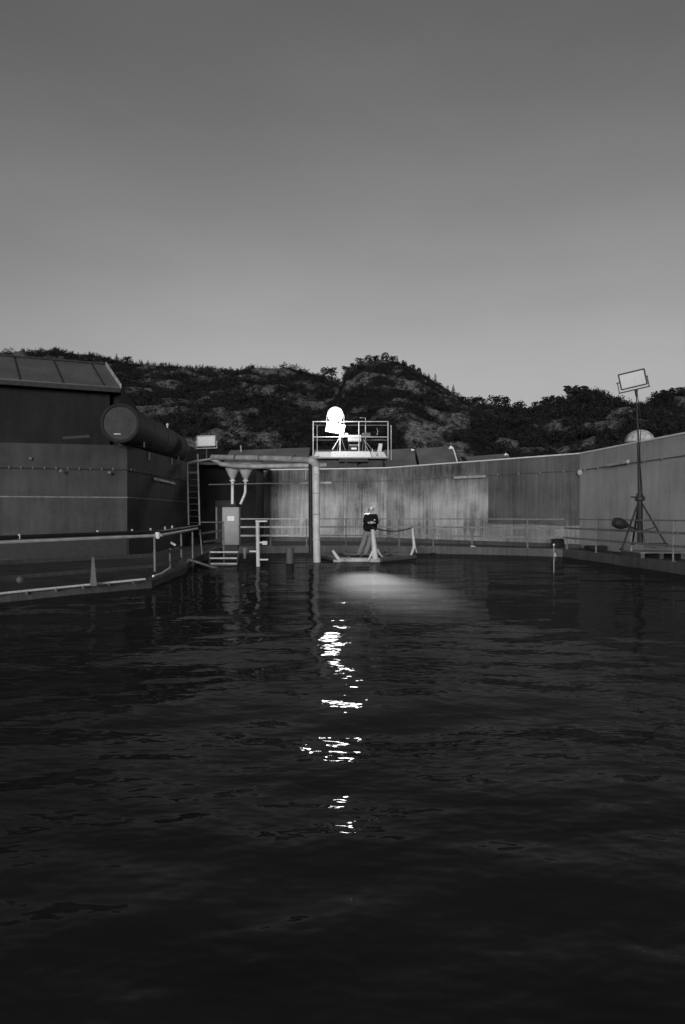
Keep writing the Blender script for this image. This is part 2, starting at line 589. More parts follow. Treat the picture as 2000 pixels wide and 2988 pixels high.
def forest(name, label, h, count, px_ok, hmin, hmax, rock_cut, seed, ymin=0, conif=.3):
    rn = random.Random(seed)
    AV, AF = [], []; base = 0; made = 0; tries = 0
    while made < count and tries < count * 6:
        tries += 1
        X = rn.uniform(h['xa'], h['xb']); Y = rn.uniform(h['Yf'] + 3 + ymin, h['D'] + 6)
        px = 1000 + X / Y * F
        if not (px_ok[0] < px < px_ok[1]): continue
        z, rk = ground_z(h, X, Y)
        if rk > rock_cut + rn.uniform(-.10, .16) and rn.random() > .22: continue
        if z < 0: continue
        s = rn.uniform(hmin, hmax)
        if Y > h['D'] - 12: s *= .75
        t = TEMPL[rn.randrange(6)] if rn.random() > conif else TEMPL[6 + rn.randrange(4)]
        a = rn.random() * 6.28
        ca, sa = math.cos(a), math.sin(a)
        v = t[0] * np.array([s * rn.uniform(.8, 1.25)] * 2 + [s])
        v = np.stack([v[:, 0] * ca - v[:, 1] * sa + X, v[:, 0] * sa + v[:, 1] * ca + Y, v[:, 2] + z - .15 * s], 1)
        AV.append(v); AF.append(t[1] + base); base += len(v); made += 1
    o = np_mesh(name, np.concatenate(AV), np.concatenate(AF), M['leaf'])
    o['kind'] = 'stuff'
    return tag(o, label, 'trees')
forest('forest', 'dark mixed woodland covering the long left hill', hl, 5600, (-60, 1100), 1.7, 3.5, .44, 3)
forest('forest', 'dark woodland between the rocks of the rounded middle hill', hm, 3400, (880, 1480), 1.2, 2.3, .36, 5)
forest('forest', 'dense dark woodland on the low hill at right', hr, 4200, (1300, 2060), 1.5, 3.1, .52, 8)
forest('forest', 'dark woodland on the farthest hill behind the right mast', hf, 900, (1750, 2060), 3.0, 5.0, .6, 9)

# single trees standing on the skylines
tree_sets = {}
def tree_proto(kind, seed):
    rn = random.Random(seed)
    v, f = crown_pts(kind, 1, 1 if kind == 'broad' else .5, 190 if kind == 'broad' else 150, rn)
    me = bpy.data.meshes.new('crown')
    me.from_pydata([tuple(a) for a in v], [], [tuple(int(i) for i in a) for a in f]); me.materials.append(M['leaf'])
    t = MB().tube([(0, 0, 0), (.01, 0, .45), (0, 0.01, .9)], .035, 7, r2=.008)
    for q in range(4):
        a = rn.random() * 6.28; z = .3 + .12 * q
        t.tube([(0, 0, z), (math.cos(a) * .22, math.sin(a) * .22, z + .18)], .014, 5, r2=.004)
    tm = bpy.data.meshes.new('trunk')
    tm.from_pydata([tuple(a) for a in t.v], [], t.f); tm.materials.append(M['bark'])
    return me, tm
PB = [tree_proto('broad', 20 + i) for i in range(4)]; PC = [tree_proto('conifer', 40 + i) for i in range(4)]
def tree(px, py, h, height, kind, label, group=None, wide=1.0):
    """a tree whose top reaches the skyline height py, rooted on the crest of hill h"""
    Y = h['D'] - 1.5
    p = at(px, py, Y)
    gz, _ = ground_z(h, p.x, Y)
    height = max(height, p.z - gz + .4)
    nm = 'pine_tree' if kind == 'conifer' else 'broadleaf_tree'
    o = thing(nm, (p.x, Y, p.z - height), label, 'tree', group)
    me, tm = rnd.choice(PC if kind == 'conifer' else PB)
    for nmesh, d in (('crown', me), ('trunk', tm)):
        c = bpy.data.objects.new(nmesh, d); C.objects.link(c); c.parent = o
        c.scale = (height * wide, height * wide, height); c.rotation_euler = (0, 0, rnd.random() * 6)
    return o
ORD = ['first', 'second', 'third', 'fourth', 'fifth', 'sixth', 'seventh', 'eighth', 'ninth', 'tenth', 'eleventh', 'twelfth', 'thirteenth', 'fourteenth', 'fifteenth']
L1 = '%s from the left of the small pines along the long left skyline'
for k_, px in enumerate([168, 262, 415, 432, 470, 498, 520, 545, 575, 588, 618, 648, 668, 700, 728]):
    tree(px + rnd.uniform(-4, 4), lerp_tab(LEFT, px) - rnd.uniform(2, 9), hl, rnd.uniform(3.2, 4.6), 'conifer', L1 % ORD[k_], 'pines along the left skyline')
tree(341, 1030, hl, 5, 'conifer', 'pointed pine standing up from the left skyline just right of the roof')
tree(374, 1040, hl, 4.6, 'broad', 'round dark tree on the left skyline, right of the pointed pine', wide=1.2)
tree(736, 1066, hl, 4, 'broad', 'low bushy tree at the left end of the bare hump')
tree(944, 1074, hl, 4, 'broad', 'left one of two bushy trees before the saddle', 'two bushy trees above the saddle')
tree(968, 1072, hl, 4.4, 'broad', 'right one of two bushy trees before the saddle', 'two bushy trees above the saddle')
L2 = '%s from the left of the round trees on the crest of the middle hill'
for k_, px in enumerate([1012, 1030, 1050, 1078, 1098, 1148, 1180, 1205, 1222]):
    tree(px, lerp_tab(MID, px) - rnd.uniform(0, 4), hm, rnd.uniform(2.8, 3.6), 'broad', L2 % ORD[k_], 'round trees on the middle hill crest', 1.2)
tree(1127, 1031, hm, 4.2, 'broad', 'tallest bushy tree on top of the middle hill')
tree(1143, 1036, hm, 3.6, 'conifer', 'left pine of the pair right of the middle hill top', 'pair of pines by the hill top')
tree(1160, 1037, hm, 3.6, 'conifer', 'right pine of the pair right of the middle hill top', 'pair of pines by the hill top')
tree(1271, 1089, hm, 3.6, 'conifer', 'lone pointed pine halfway down the right shoulder')
tree(1308, 1122, hm, 3.0, 'conifer', 'short pine just left of the tall one on the shoulder')
tree(1324, 1121, hm, 4.2, 'conifer', 'tall narrow pine low on the right shoulder')
L3 = '%s from the left of the broadleaf trees along the wooded right skyline'
for k_, (px, py) in enumerate([(1352, 1158), (1372, 1160), (1392, 1158), (1412, 1162), (1505, 1176), (1522, 1172), (1560, 1172), (1582, 1166), (1612, 1158), (1632, 1156), (1722, 1136), (1745, 1142), (1758, 1158), (1780, 1168), (1800, 1172)]):
    tree(px, py, hr, rnd.uniform(2.6, 3.6), 'broad', L3 % ORD[k_], 'broadleaf trees on the right skyline', 1.2)
tree(1445, 1156, hr, 4.2, 'broad', 'left tree of the close pair standing above the right skyline', 'close pair of trees', 1.1)
tree(1474, 1157, hr, 4.0, 'broad', 'right tree of the close pair standing above the right skyline', 'close pair of trees', 1.0)
tree(1600, 1151, hr, 4.0, 'broad', 'round tree left of the tallest crown on the right hill', wide=1.1)
tree(1677, 1119, hr, 6.0, 'broad', 'tallest broad crown on the right hill', wide=1.25)
tree(1700, 1126, hr, 4.6, 'broad', 'lower tree pressed against the tallest right crown', wide=1.2)
tree(1797, 1158, hr, 3.2, 'broad', 'sparse treetop left of the mast')
for k_, px in enumerate([1912, 1935, 1960, 1985]):
    tree(px, lerp_tab(FARR, px) - 5, hf, 4.5, 'broad', '%s from the left of the dark trees on the far skyline right of the mast' % ORD[k_], 'trees on the far right skyline', 1.3)

# ------------------------------------------------------------------ tank wall beyond the basin
TOP = 4.0
def wall_xy(px, py):
    Y = (TOP - EYE) * F / (1505 - py)
    return ((px - 1000) / F * Y, Y)
WP = [wall_xy(755, 1382), wall_xy(790, 1372), wall_xy(1002, 1369), wall_xy(1130, 1366.5), wall_xy(1264, 1356.5), wall_xy(1425, 1345), wall_xy(1692, 1325), wall_xy(2000, 1266), (11.0, 12.0), (11.0, 2.0)]
tw = thing('concrete_wall', (WP[3][0], WP[3][1], .2), 'long pale streaked concrete tank wall with thin white capping behind the basin', 'wall')
wm = ['wall_mid', 'wall_mid', 'wall_mid', 'wall_mid', 'wall_mid', 'wall_dark_top', 'wall_right', 'wall_right', 'wall_right']
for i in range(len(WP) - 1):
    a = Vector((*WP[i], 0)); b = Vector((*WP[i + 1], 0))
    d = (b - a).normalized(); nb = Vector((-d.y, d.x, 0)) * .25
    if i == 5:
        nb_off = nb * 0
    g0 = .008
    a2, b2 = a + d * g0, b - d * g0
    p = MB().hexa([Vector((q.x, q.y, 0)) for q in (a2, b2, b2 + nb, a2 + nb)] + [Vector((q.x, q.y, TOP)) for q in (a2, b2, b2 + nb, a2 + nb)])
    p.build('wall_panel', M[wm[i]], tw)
    cp = MB().bar((a.x, a.y, TOP + .03), (b.x, b.y, TOP + .03), .05, .05)
    cp.build('capping', M['white'], tw)
    # tie line with small fixings
    nf = -Vector((-d.y, d.x, 0)).normalized()
    L = (b - a).length
    ln = MB().tube([a + nf * .03 + Vector((0, 0, 3.35)), b + nf * .03 + Vector((0, 0, 3.35))], .012, 5)
    ln.build('tie_cable', M['galv_dark'], tw)
    fx = MB(); k = 0.6
    while k < L - .2:
        q = a + d * k + nf * .04 + Vector((0, 0, 3.35)); fx.box(q - Vector((.03, .03, .035)), q + Vector((.03, .03, .035))); k += 1.15
    if fx.v:
        fx.build('fixings', M['rail'], tw)
def wall_strip(px0, py0, px1, py1, i, label):
    """light bar fixed on wall segment i"""
    a = Vector((*WP[i], 0)); b = Vector((*WP[i + 1], 0)); d = (b - a)
    out = []
    nf = Vector((d.y, -d.x, 0)).normalized()
    for px, py in ((px0, py0), (px1, py1)):
        tx = (px - 1000) / F
        t = (tx * a.y - a.x) / (d.x - tx * d.y)
        q = a + d * t
        out.append(Vector((q.x, q.y, EYE - (py - 1505) / F * q.y)) + nf * .09)
    o = thing('wall_batten', out[0], label, 'bar')
    MB().bar(out[0], out[1], .09, .11).build('bar', M['dirty_white'], o)
    for t in (.15, .85):
        q = out[0].lerp(out[1], t)
        MB().bar(q + nf * .02, q - nf * .09, .05, .16).build('bracket', M['galv_dark'], o)
wall_strip(1331, 1394, 1420, 1390, 4, 'long pale bar fixed across the middle of the streaked wall')
wall_strip(1781, 1357, 1841, 1347, 6, 'short pale bar fixed high on the wall left of the mast')
wall_strip(934, 1409, 970, 1409, 2, 'short pale bar on the wall just right of the vertical pipe')
wall_strip(878, 1411, 902, 1410, 1, 'very short pale bar on the wall left of the vertical pipe')
q = at(1694, 1379, WP[6][1] - .15)
tag(MB().lathe(q, [(.05, -.1), (.11, -.06), (.12, .04), (.06, .1)], 12, (0, -1, .0)).build('wall_boss', M['dirty_white'], None, True), 'small round white boss where the wall turns its corner', 'fitting')
# sludge ledge running along the wall foot
lp = [(-4.5, 40.9), (0, 40.0), (2.2, 39.0), (5.6, 35), (9.2, 30.2)]
led = MB()
for (a, b) in zip(lp, lp[1:]):
    d = (Vector(b) - Vector(a)).normalized(); w = Vector((-d.y, d.x)) * .9
    led.hexa([(a[0], a[1], .1), (b[0], b[1], .1), (b[0] + w.x, b[1] + w.y, .1), (a[0] + w.x, a[1] + w.y, .1),
              (a[0], a[1], .42), (b[0], b[1], .42), (b[0] + w.x, b[1] + w.y, .42), (a[0] + w.x, a[1] + w.y, .42)])
tag(led.build('concrete_plinth', M['kerb']), 'low concrete plinth along the foot of the long wall', 'plinth')

# ------------------------------------------------------------------ left tank wall
def yz(px, py, z):
    Y = (z - EYE) * F / (1505 - py)
    return ((px - 1000) / F * Y, Y)
LA = (-17.5, 24.0); LB = (-11.0, 25.6); LC = (-7.5, 26.8); LD = (-7.1, 35.5)
lw = thing('concrete_wall', (-7.5, 26.8, .1), 'smooth grey concrete tank wall at left, turning its corner under the round tank', 'wall')
for a, b, m_ in ((LA, LC, 'wall_left'), (LC, LD, 'wall_side')):
    a = Vector((*a, 0)); b = Vector((*b, 0)); d = (b - a).normalized(); nb = Vector((-d.y, d.x, 0)) * .3
    b2 = b - d * .004
    MB().hexa([Vector((q.x, q.y, 0)) for q in (a, b2, b2 + nb, a + nb)] + [Vector((q.x, q.y, TOP)) for q in (a, b2, b2 + nb, a + nb)]).build('wall_panel', M[m_], lw)
    nf = Vector((d.y, -d.x, 0)); L = (b - a).length
    MB().bar(a + nf * .012 + Vector((0, 0, 2.19)), b + nf * .012 + Vector((0, 0, 2.19)), .024, .035).build('joint_strip', M['rail'], lw)
    MB().tube([a + nf * .03 + Vector((0, 0, 3.15)), b + nf * .03 + Vector((0, 0, 3.15))], .018, 5).build('tie_cable', M['dark'], lw)
    fx = MB(); k = .3
    while k < L - .1:
        q = a + d * k + nf * .04 + Vector((0, 0, 3.15)); fx.box(q - Vector((.025, .025, .03)), q + Vector((.025, .025, .06))); k += .37
    fx.build('fixings', M['galv_dark'], lw)
    MB().hexa([Vector((q.x, q.y, .1)) for q in (a + nf * .05, b + nf * .05, b + nf * .003, a + nf * .003)] + [Vector((q.x, q.y, .74)) for q in (a + nf * .05, b + nf * .05, b + nf * .003, a + nf * .003)]).build('dark_strip', M['black'], lw)  # black strip over the wall foot, making the lower part dark
for px, py in ((90, 1338), (178, 1374), (320, 1379)):
    Y = 25.9 if px < 200 else 26.4
    q = at(px, py, Y)
    tag(MB().lathe(q, [(.03, -.08), (.055, -.04), (.055, .03), (.02, .06)], 10, (.1, -1, 0)).build('wall_boss', M['rail'], None, True),
        {90: 'small pale boss high on the left wall near the frame edge', 178: 'left one of two pale bosses hanging at the tie cable', 320: 'right one of two pale bosses hanging at the tie cable'}[px], 'fitting')
wb = thing('wall_batten', at(470, 1399, 30.5), 'thin pale bar sloping along the shaded side of the left wall', 'bar')
MB().bar(Vector((-7.27, 29.8, 2.98)), Vector((-7.2, 33.0, 2.93)), .07, .09).build('bar', M['dirty_white'], wb)
for y in (30.2, 32.6): MB().bar(Vector((-7.36, y, 2.93)), Vector((-7.2, y, 2.93)), .05, .14).build('bracket', M['galv_dark'], wb)

# ------------------------------------------------------------------ building at left
E1, E2 = Vector((-11.4 - 6.4, 26.6 - 3.2, 6.2)), Vector((-8.16, 28.2, 6.2))
dr = (E2 - E1).normalized(); nb = Vector((-dr.y, dr.x, 0))
RG = 3.2
rz = 7.58
house = thing('service_building', (-9.5, 29, 0), 'tall dark clad building with a sloping metal roof at left behind the tank wall', 'building')
A0, B0 = E1 + nb * .35 , E2 + nb * .35 - dr * .3
A1, B1 = A0 + nb * 6.0, B0 + nb * 6.0
w_ = MB()
w_.hexa([Vector((q.x, q.y, 0)) for q in (A0, B0, B1, A1)] + [Vector((q.x, q.y, 6.12)) for q in (A0, B0, B1, A1)])
w_.build('wall', M['clad'], house)
gb = MB()
mB = (B0 + B1) / 2
gb.prism([(B0.x, B0.y, 6.12), (B1.x, B1.y, 6.12), (mB.x, mB.y, rz - .12)], -dr * .2)
gb.build('gable', M['clad'], house)
R1, R2 = E1 + nb * RG, E2 + nb * RG
R1.z = R2.z = rz
K1, K2 = E1 + nb * 6.6, E2 + nb * 6.6
rf = MB()
for (a, b, c, d) in ((E1, E2, R2, R1), (R1, R2, K2, K1)):
    rf.prism([a, b, c, d], (0, 0, .07))
rfo = rf.build('roof', M['roof'], house)
sm = MB()
Lr = (E2 - E1).length
k = .55
while k < Lr:
    a = E1 + dr * (Lr - k) + Vector((0, 0, .09)); b = R1 + dr * (Lr - k) + Vector((0, 0, .09))
    sm.bar(a, b, .035, .04); k += 1.42
smo = sm.build('roof_seam', M['dark'], rfo)
MB().bar(E2 + Vector((0, 0, .1)) + dr * .03, R2 + Vector((0, 0, .1)) + dr * .03, .05, .16).build('barge_board', M['dirty_white'], house)
MB().bar(E1 + Vector((0, 0, -.07)) - nb * .06, E2 + Vector((0, 0, -.07)) - nb * .06, .14, .16).build('gutter', M['dark'], house)
MB().bar(R1 + Vector((0, 0, .1)), R2 + Vector((0, 0, .1)), .18, .06).build('ridge_cap', M['dark'], house)
# side aisle with lean-to roof running back
sd = MB()
sd.prism([(-8.22, 28.55, 0), (-8.22, 36.5, 0), (-8.22, 36.5, 4.5), (-8.22, 34, 5.05), (-8.22, 31, 5.8), (-8.22, 28.9, 6.3), (-8.22, 28.55, 6.3)], (-1.6, .8, 0))
sd.build('side_wall', M['shed'], house)
tag(MB().bar(at(183, 1278, 26.2), at(262, 1273, 26.35), .05, .09).build('wall_bracket', M['black']), 'short black bar on the building just above the left tank wall', 'bar')

# ------------------------------------------------------------------ round tank lying on the wall
n0 = Vector((-7.52, 26.05, 4.68)); n1 = Vector((-7.78, 35.9, 4.68))
ax = (n1 - n0).normalized()
rt = thing('round_tank', (n0.x, n0.y, TOP + .02), 'dark horizontal cylindrical tank lying on the left wall corner, its round end facing us', 'tank')
Lt = (n1 - n0).length
MB().lathe(n0, [(.66, .05), (.66, Lt - .25), (.60, Lt - .08), (.42, Lt)], 40, ax).build('shell', M['tank'], rt, True)
MB().lathe(n0, [(.52, -.03), (.56, -.02), (.57, .045), (.52, .05)], 40, ax).build('end_plate', M['tank_end'], rt, True)
ring = MB()
nn = 40
s_ = ax.cross(Vector((0, 0, 1))).normalized(); t_ = ax.cross(s_)
ring.tube([n0 - ax * .02 + (s_ * math.cos(q * 2 * PI / nn) + t_ * math.sin(q * 2 * PI / nn)) * .62 for q in range(nn + 1)], .06, 8, cap=False)
ring.build('rim', M['black'], rt, True)
for yy in (27.6, 34.2):
    c = n0 + ax * (yy - n0.y)
    MB().box((c.x - .45, yy - .1, TOP + .0), (c.x + .45, yy + .1, TOP + .2)).build('saddle', M['dark'], rt)
MB().box((n0.x - .20, n0.y - .075, 4.30), (n0.x + .02, n0.y - .05, 4.325)).build('nameplate', M['white'], rt)
for yy in (2.4, 4.9, 7.4):
    MB().lathe(n0 + ax * yy, [(.655, -.03), (.675, -.028), (.675, .028), (.655, .03)], 36, ax).build('weld_band', M['tank_end'], rt, True)
q = n0 + ax * 6.4 + Vector((.3, 0, .62))
MB().lathe(q, [(.03, -.06), (.03, .05), (.055, .06), (.055, .12), (.02, .15)], 10).build('valve', M['white'], rt, True)
for px, py, Y, lb in ((442, 1330, 29.2, 'left'), (493, 1345, 32.4, 'right')):
    q = at(px, py, Y); q.x = -7.34 if Y < 30 else -7.2
    tag(MB().bar(q - Vector((0, 0, .14)), q + Vector((0, 0, .14)), .05, .05).build('wall_hook', M['dirty_white']), lb + ' one of two small pale uprights under the round tank', 'bracket')

# ------------------------------------------------------------------ ladder and left floodlight
def floodlight(name, c, w, h, d, yaw, pitch, roll, label, glass, stem_to=None, stem_r=.03, body=None, mount=True, cat='floodlight'):
    rot = Matrix.Rotation(yaw, 3, 'Z') @ Matrix.Rotation(pitch, 3, 'X') @ Matrix.Rotation(roll, 3, 'Y')
    c = Vector(c)
    body = body or M['dark']
    def W(x, y, z): return c + rot @ Vector((x, y, z))
    o = thing(name, (c.x, c.y, c.z - h / 2), label, cat)
    m1 = MB()   # tapered housing with cooling fins behind
    fr = [W(-w / 2, 0, -h / 2), W(w / 2, 0, -h / 2), W(w / 2, 0, h / 2), W(-w / 2, 0, h / 2)]
    bk = [W(-w / 2 * .8, d, -h / 2 * .7), W(w / 2 * .8, d, -h / 2 * .7), W(w / 2 * .8, d, h / 2 * .7), W(-w / 2 * .8, d, h / 2 * .7)]
    m1.hexa([fr[0], fr[1], bk[1], bk[0], fr[3], fr[2], bk[2], bk[3]])
    for k in range(7):
        x = -w * .36 + w * .72 * k / 6
        m1.add([W(x - .006, d, -h * .33), W(x + .006, d, -h * .33), W(x + .006, d, h * .33), W(x - .006, d, h * .33),
                W(x - .006, d + .05, -h * .3), W(x + .006, d + .05, -h * .3), W(x + .006, d + .05, h * .3), W(x - .006, d + .05, h * .3)],
               [(4, 5, 6, 7), (0, 1, 5, 4), (2, 3, 7, 6), (1, 2, 6, 5), (3, 0, 4, 7)])
    m1.build('housing', body, o)
    t = .025
    m2 = MB()
    for a, b in (((-w / 2, -h / 2), (w / 2, -h / 2)), ((w / 2, -h / 2), (w / 2, h / 2)), ((w / 2, h / 2), (-w / 2, h / 2)), ((-w / 2, h / 2), (-w / 2, -h / 2))):
        m2.bar(W(a[0], -.02, a[1]), W(b[0], -.02, b[1]), t * 1.4, t * 1.4, rot @ Vector((0, 1, 0)))
    m2.build('bezel', body, o)
    g_ = MB().prism([W(-w / 2 + t, -.012, -h / 2 + t), W(w / 2 - t, -.012, -h / 2 + t), W(w / 2 - t, -.012, h / 2 - t), W(-w / 2 + t, -.012, h / 2 - t)], rot @ Vector((0, .008, 0)))
    g_.build('glass', glass, o)
    if mount:
        y = MB()
        y.bar(W(-w / 2 - .06, d * .4, 0), W(-w / 2 - .06, d * .4, -h / 2 - .07), .02, .05, rot @ Vector((0, 1, 0)))
        y.bar(W(w / 2 + .06, d * .4, 0), W(w / 2 + .06, d * .4, -h / 2 - .07), .02, .05, rot @ Vector((0, 1, 0)))
        y.bar(W(-w / 2 - .08, d * .4, -h / 2 - .08), W(w / 2 + .08, d * .4, -h / 2 - .08), .06, .035, rot @ Vector((0, 0, 1)))
        y.bar(W(-w / 2 - .09, d * .4, 0), W(w / 2 + .09, d * .4, 0), .03, .03)
        y.build('bracket', M['galv'] if body is not M['dark'] else body, o)
    return o, W

ladd = thing('ladder', (-6.95, 34.2, 1.0), 'tall narrow steel ladder leaning up the end of the left wall', 'ladder')
lt, lb_ = at(547, 1352, 34.2), at(551, 1532, 34.2)
rt_, rb_ = at(577, 1325, 34.2), at(583, 1532, 34.2)
MB().tube([lb_, lt], .035, 8).build('stile', M['galv'], ladd)
MB().tube([rb_, rt_], .035, 8).build('stile', M['galv'], ladd)
for k in range(10):
    t = (k + .4) / 10
    a = lb_.lerp(lt, t); b = rb_.lerp(rt_, t * .9); b.z = a.z
    MB().tube([a, b], .018, 6).build('rung', M['galv_dark'], ladd)
MB().tube([lt, at(568, 1346, 34.2), at(625, 1338, 34.2)], .05, 8).build('hand_hoop', M['galv'], ladd)
fl, W_ = floodlight('floodlight', at(602, 1287, 34.4), .80, .46, .22, R(0), R(-8), R(-2), 'switched off floodlight with pale glass above the ladder', M['glass'], body=M['galv'])
MB().tube([at(603, 1308, 34.48), at(603, 1344, 34.48)], .03, 8).build('stem', M['galv_dark'], fl)
MB().box(tuple(at(570, 1346, 34.8)), tuple(at(636, 1343, 34.3))).build('foot_plate', M['galv_dark'], fl)

# ------------------------------------------------------------------ pipes by the recess
BK = 25.8
vp = thing('water_pipe', (at(922, 1640, BK).x, BK, 0), 'thick pale vertical pipe dropping from an elbow straight into the water', 'pipe')
xp = at(922, 1500, BK).x
top_z = at(922, 1343, BK).z
MB().tube([(xp + .05, BK, -.6), (xp + .02, BK, 1.2), (xp, BK, top_z - .2)], .125, 18).build('riser', M['plastic'], vp, True)
for z_ in (.75, 1.6, 2.3, 2.95):
    MB().lathe((xp + .02, BK, z_), [(.129, -.02), (.137, -.015), (.137, .015), (.129, .02)], 18).build('coupling', M['dirty_white'], vp, True)
elb = [Vector((xp, BK, top_z - .22))] + [Vector((xp - .22 + .22 * math.cos(a), BK, top_z - .22 + .22 * math.sin(a))) for a in [R(q) for q in (10, 25, 40, 55, 70, 90)]]
MB().tube(elb, .135, 18).build('elbow', M['pipe'], vp, True)
hl_ = [Vector((xp - .2, BK, top_z)), at(800, 1338, 27.4), at(700, 1336, 29.2), at(620, 1334, 31)]
MB().tube(hl_, .105, 16).build('header', M['pipe'], vp, True)
MB().tube([at(933, 1335, BK + .2), at(905, 1335, BK + .2)], .05, 8).build('tie_arm', M['galv'], vp)
tag(MB().tube([at(908, 1618, BK + .5), at(907, 1350, BK + .5)], .075, 12).build('dark_tube', M['black'], None, True), 'black vertical tube close behind and left of the thick pale pipe', 'pipe')  # dark upright strip beside the riser, built as a black tube
bp_ = thing('feed_pipe', at(742, 1361, 33), 'lower pale horizontal pipe crossing under the header pipe', 'pipe')
MB().tube([at(620, 1338, 33), at(645, 1354, 33), at(680, 1360, 33), at(740, 1361, 33), at(860, 1359, 33), at(953, 1357, 33)], .10, 14).build('pipe_run', M['pipe'], bp_, True)
MB().tube([at(893, 1361, 32.9), at(893, 1400, 32.9)], .025, 8).build('drop_rod', M['galv'], bp_)
tag(MB().tube([at(610, 1414, 33), at(700, 1412, 33), at(762, 1411, 33.2), at(900, 1409.5, 33.4)], .022, 6).build('cable', M['rail']), 'thin pale cable strung level across the dark recess', 'cable')
for x, z_, y_ in ((860, 1339.5, 26.5), (760, 1337.5, 28.1), (690, 1335.8, 29.4)):
    pp = at(x, z_, y_)
    MB().lathe(pp, [(.115, -.03), (.14, -.025), (.14, .025), (.115, .03)], 16, (-1, .68, 0)).build('flange', M['galv_dark'], vp, True)
# two hanging funnels with pipes
for i, (px, lab) in enumerate(((679, 'left hanging silver funnel with a straight pipe below'), (717, 'right hanging silver funnel whose pipe kinks to the left'))):
    fn = thing('silo_funnel', at(px, 1366, 33.4), lab, 'funnel', 'pair of funnels in the recess')
    c = at(px, 1366, 33.4)
    MB().lathe(c, [(.30, .18), (.31, -.02), (.12, -.42), (.06, -.5)], 20).build('cone', M['plastic'], fn, True)
    MB().lathe(at(px, 1403, 33.4), [(.10, -.04), (.12, -.02), (.12, .03), (.10, .05)], 14).build('collar', M['white'], fn, True)
    if i == 0:
        MB().tube([at(679, 1395, 33.4), at(678.5, 1471, 33.4)], .062, 12).build('pipe', M['white'], fn, True)
    else:
        MB().tube([at(717, 1395, 33.4), at(716, 1436, 33.4), at(713, 1446, 33.4), at(702, 1471, 33.4)], .055, 12).build('pipe', M['white'], fn, True)

# near-black shed closing the recess opening; its shade is put into the colour
sh = thing('recess_shed', (-6, 38, 0), 'black shed, shade put into its colour, in the opening between the left wall and the pale wall', 'shed')
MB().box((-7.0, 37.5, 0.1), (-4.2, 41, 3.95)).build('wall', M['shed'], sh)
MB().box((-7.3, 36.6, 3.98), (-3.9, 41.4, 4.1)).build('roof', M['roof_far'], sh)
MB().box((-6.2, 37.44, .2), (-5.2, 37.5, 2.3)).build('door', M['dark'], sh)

# cabinet
cb = thing('control_cabinet', at(673, 1590, 27.6), 'tall grey metal control cabinet with a pale notice on its door', 'cabinet')
c0, c1 = at(649, 1590, 27.6), at(698, 1480, 27.6)
MB().box((c0.x, 27.6, c0.z), (c1.x, 28.0, c1.z)).build('body', M['cabinet'], cb, bevel=.012)
MB().box((c0.x + .03, 27.58, c0.z + .04), (c1.x - .03, 27.6 - .003, c1.z - .04)).build('door', M['cabinet'], cb, bevel=.006)
n_0, n_1 = at(664, 1520, 27.57), at(684, 1506, 27.57)
MB().box((n_0.x, 27.565, n_0.z), (n_1.x, 27.577, n_1.z)).build('notice', M['white'], cb)
MB().box((c0.x + .06, 27.55, c0.z + .02), (c0.x + .10, 27.58, c0.z + .12)).build('handle', M['galv'], cb)
MB().box((c0.x + .05, 27.65, .15), (c1.x - .05, 27.95, c0.z)).build('plinth', M['dark'], cb)
tag(MB().tube([at(632, 1480, 27.9), at(633, 1572, 27.9)], .03, 8).build('conduit', M['rail']), 'thin vertical conduit rising left of the grey cabinet', 'pipe')

# ------------------------------------------------------------------ railing by the stairs, stairs, ramp
sr = thing('railing', at(653, 1612, 25.4), 'three bar steel railing between the ladder foot and the cabinet', 'railing')
MB().tube([at(652, 1524, 25.4), at(654, 1640, 25.4)], .028, 8).build('post', M['rail'], sr)
MB().tube([at(584, 1546, 24.6), at(590, 1616, 24.6)], .022, 8).build('post', M['rail'], sr)
MB().tube([at(583, 1524, 24.6), at(653, 1524, 25.4)], .024, 8).build('rail', M['rail'], sr)
MB().bar(at(581, 1558, 24.6), at(650, 1547, 25.4), .03, .06).build('rail', M['galv_dark'], sr)
MB().bar(at(595, 1581, 24.6), at(650, 1573, 25.4), .03, .06).build('rail', M['galv_dark'], sr)
st = thing('steps', at(654, 1648, 24.6), 'short flight of open metal steps down to the water below the cabinet', 'steps')
for (x0, x1, y, Y) in ((613, 696, 1611, 25.2), (612, 692, 1629, 24.9), (615, 692, 1645, 24.6)):
    a, b = at(x0, y, Y), at(x1, y, Y)
    MB().box((a.x, Y - .03, a.z - .022), (b.x, Y + .2, a.z + .022)).build('tread', M['plastic'], st)
for x0, x1 in ((613, 611), (696, 692)):
    MB().bar(at(x0, 1608, 25.3), at(x1, 1647, 24.6), .035, .07).build('stringer', M['galv_dark'], st)
rp = thing('gangway', at(590, 1665, 22.4), 'small sloping metal gangway dipping to the water left of the steps', 'gangway')
MB().bar(at(550, 1632, 22.4), at(640, 1661, 22.8), .045, .06).build('side_beam', M['rail'], rp)
MB().bar(at(548, 1665, 22.3), at(636, 1664, 22.7), .04, .04).build('side_beam', M['galv_dark'], rp)
MB().bar(at(549, 1632, 22.35), at(549, 1666, 22.35), .035, .035).build('post', M['galv_dark'], rp)
MB().bar(at(564, 1638, 22.35), at(564, 1664, 22.35), .03, .03).build('post', M['galv_dark'], rp)
MB().bar(at(549, 1650, 22.35), at(564, 1650, 22.35), .03, .03).build('brace', M['galv_dark'], rp)
mp = thing('mooring_post', at(753, 1652, 23.5), 'slim pale post with side stubs standing in the water before the recess', 'post')
MB().tube([at(754, 1662, 23.5), at(752, 1522, 23.5)], .06, 10).build('post', M['plastic'], mp, True)
for x0, x1, y in ((746, 780, 1521), (754, 779, 1583), (756, 783, 1633), (728, 752, 1609)):
    MB().tube([at(x0, y, 23.5), at(x1, y, 23.5)], .025, 8).build('stub', M['white'], mp)
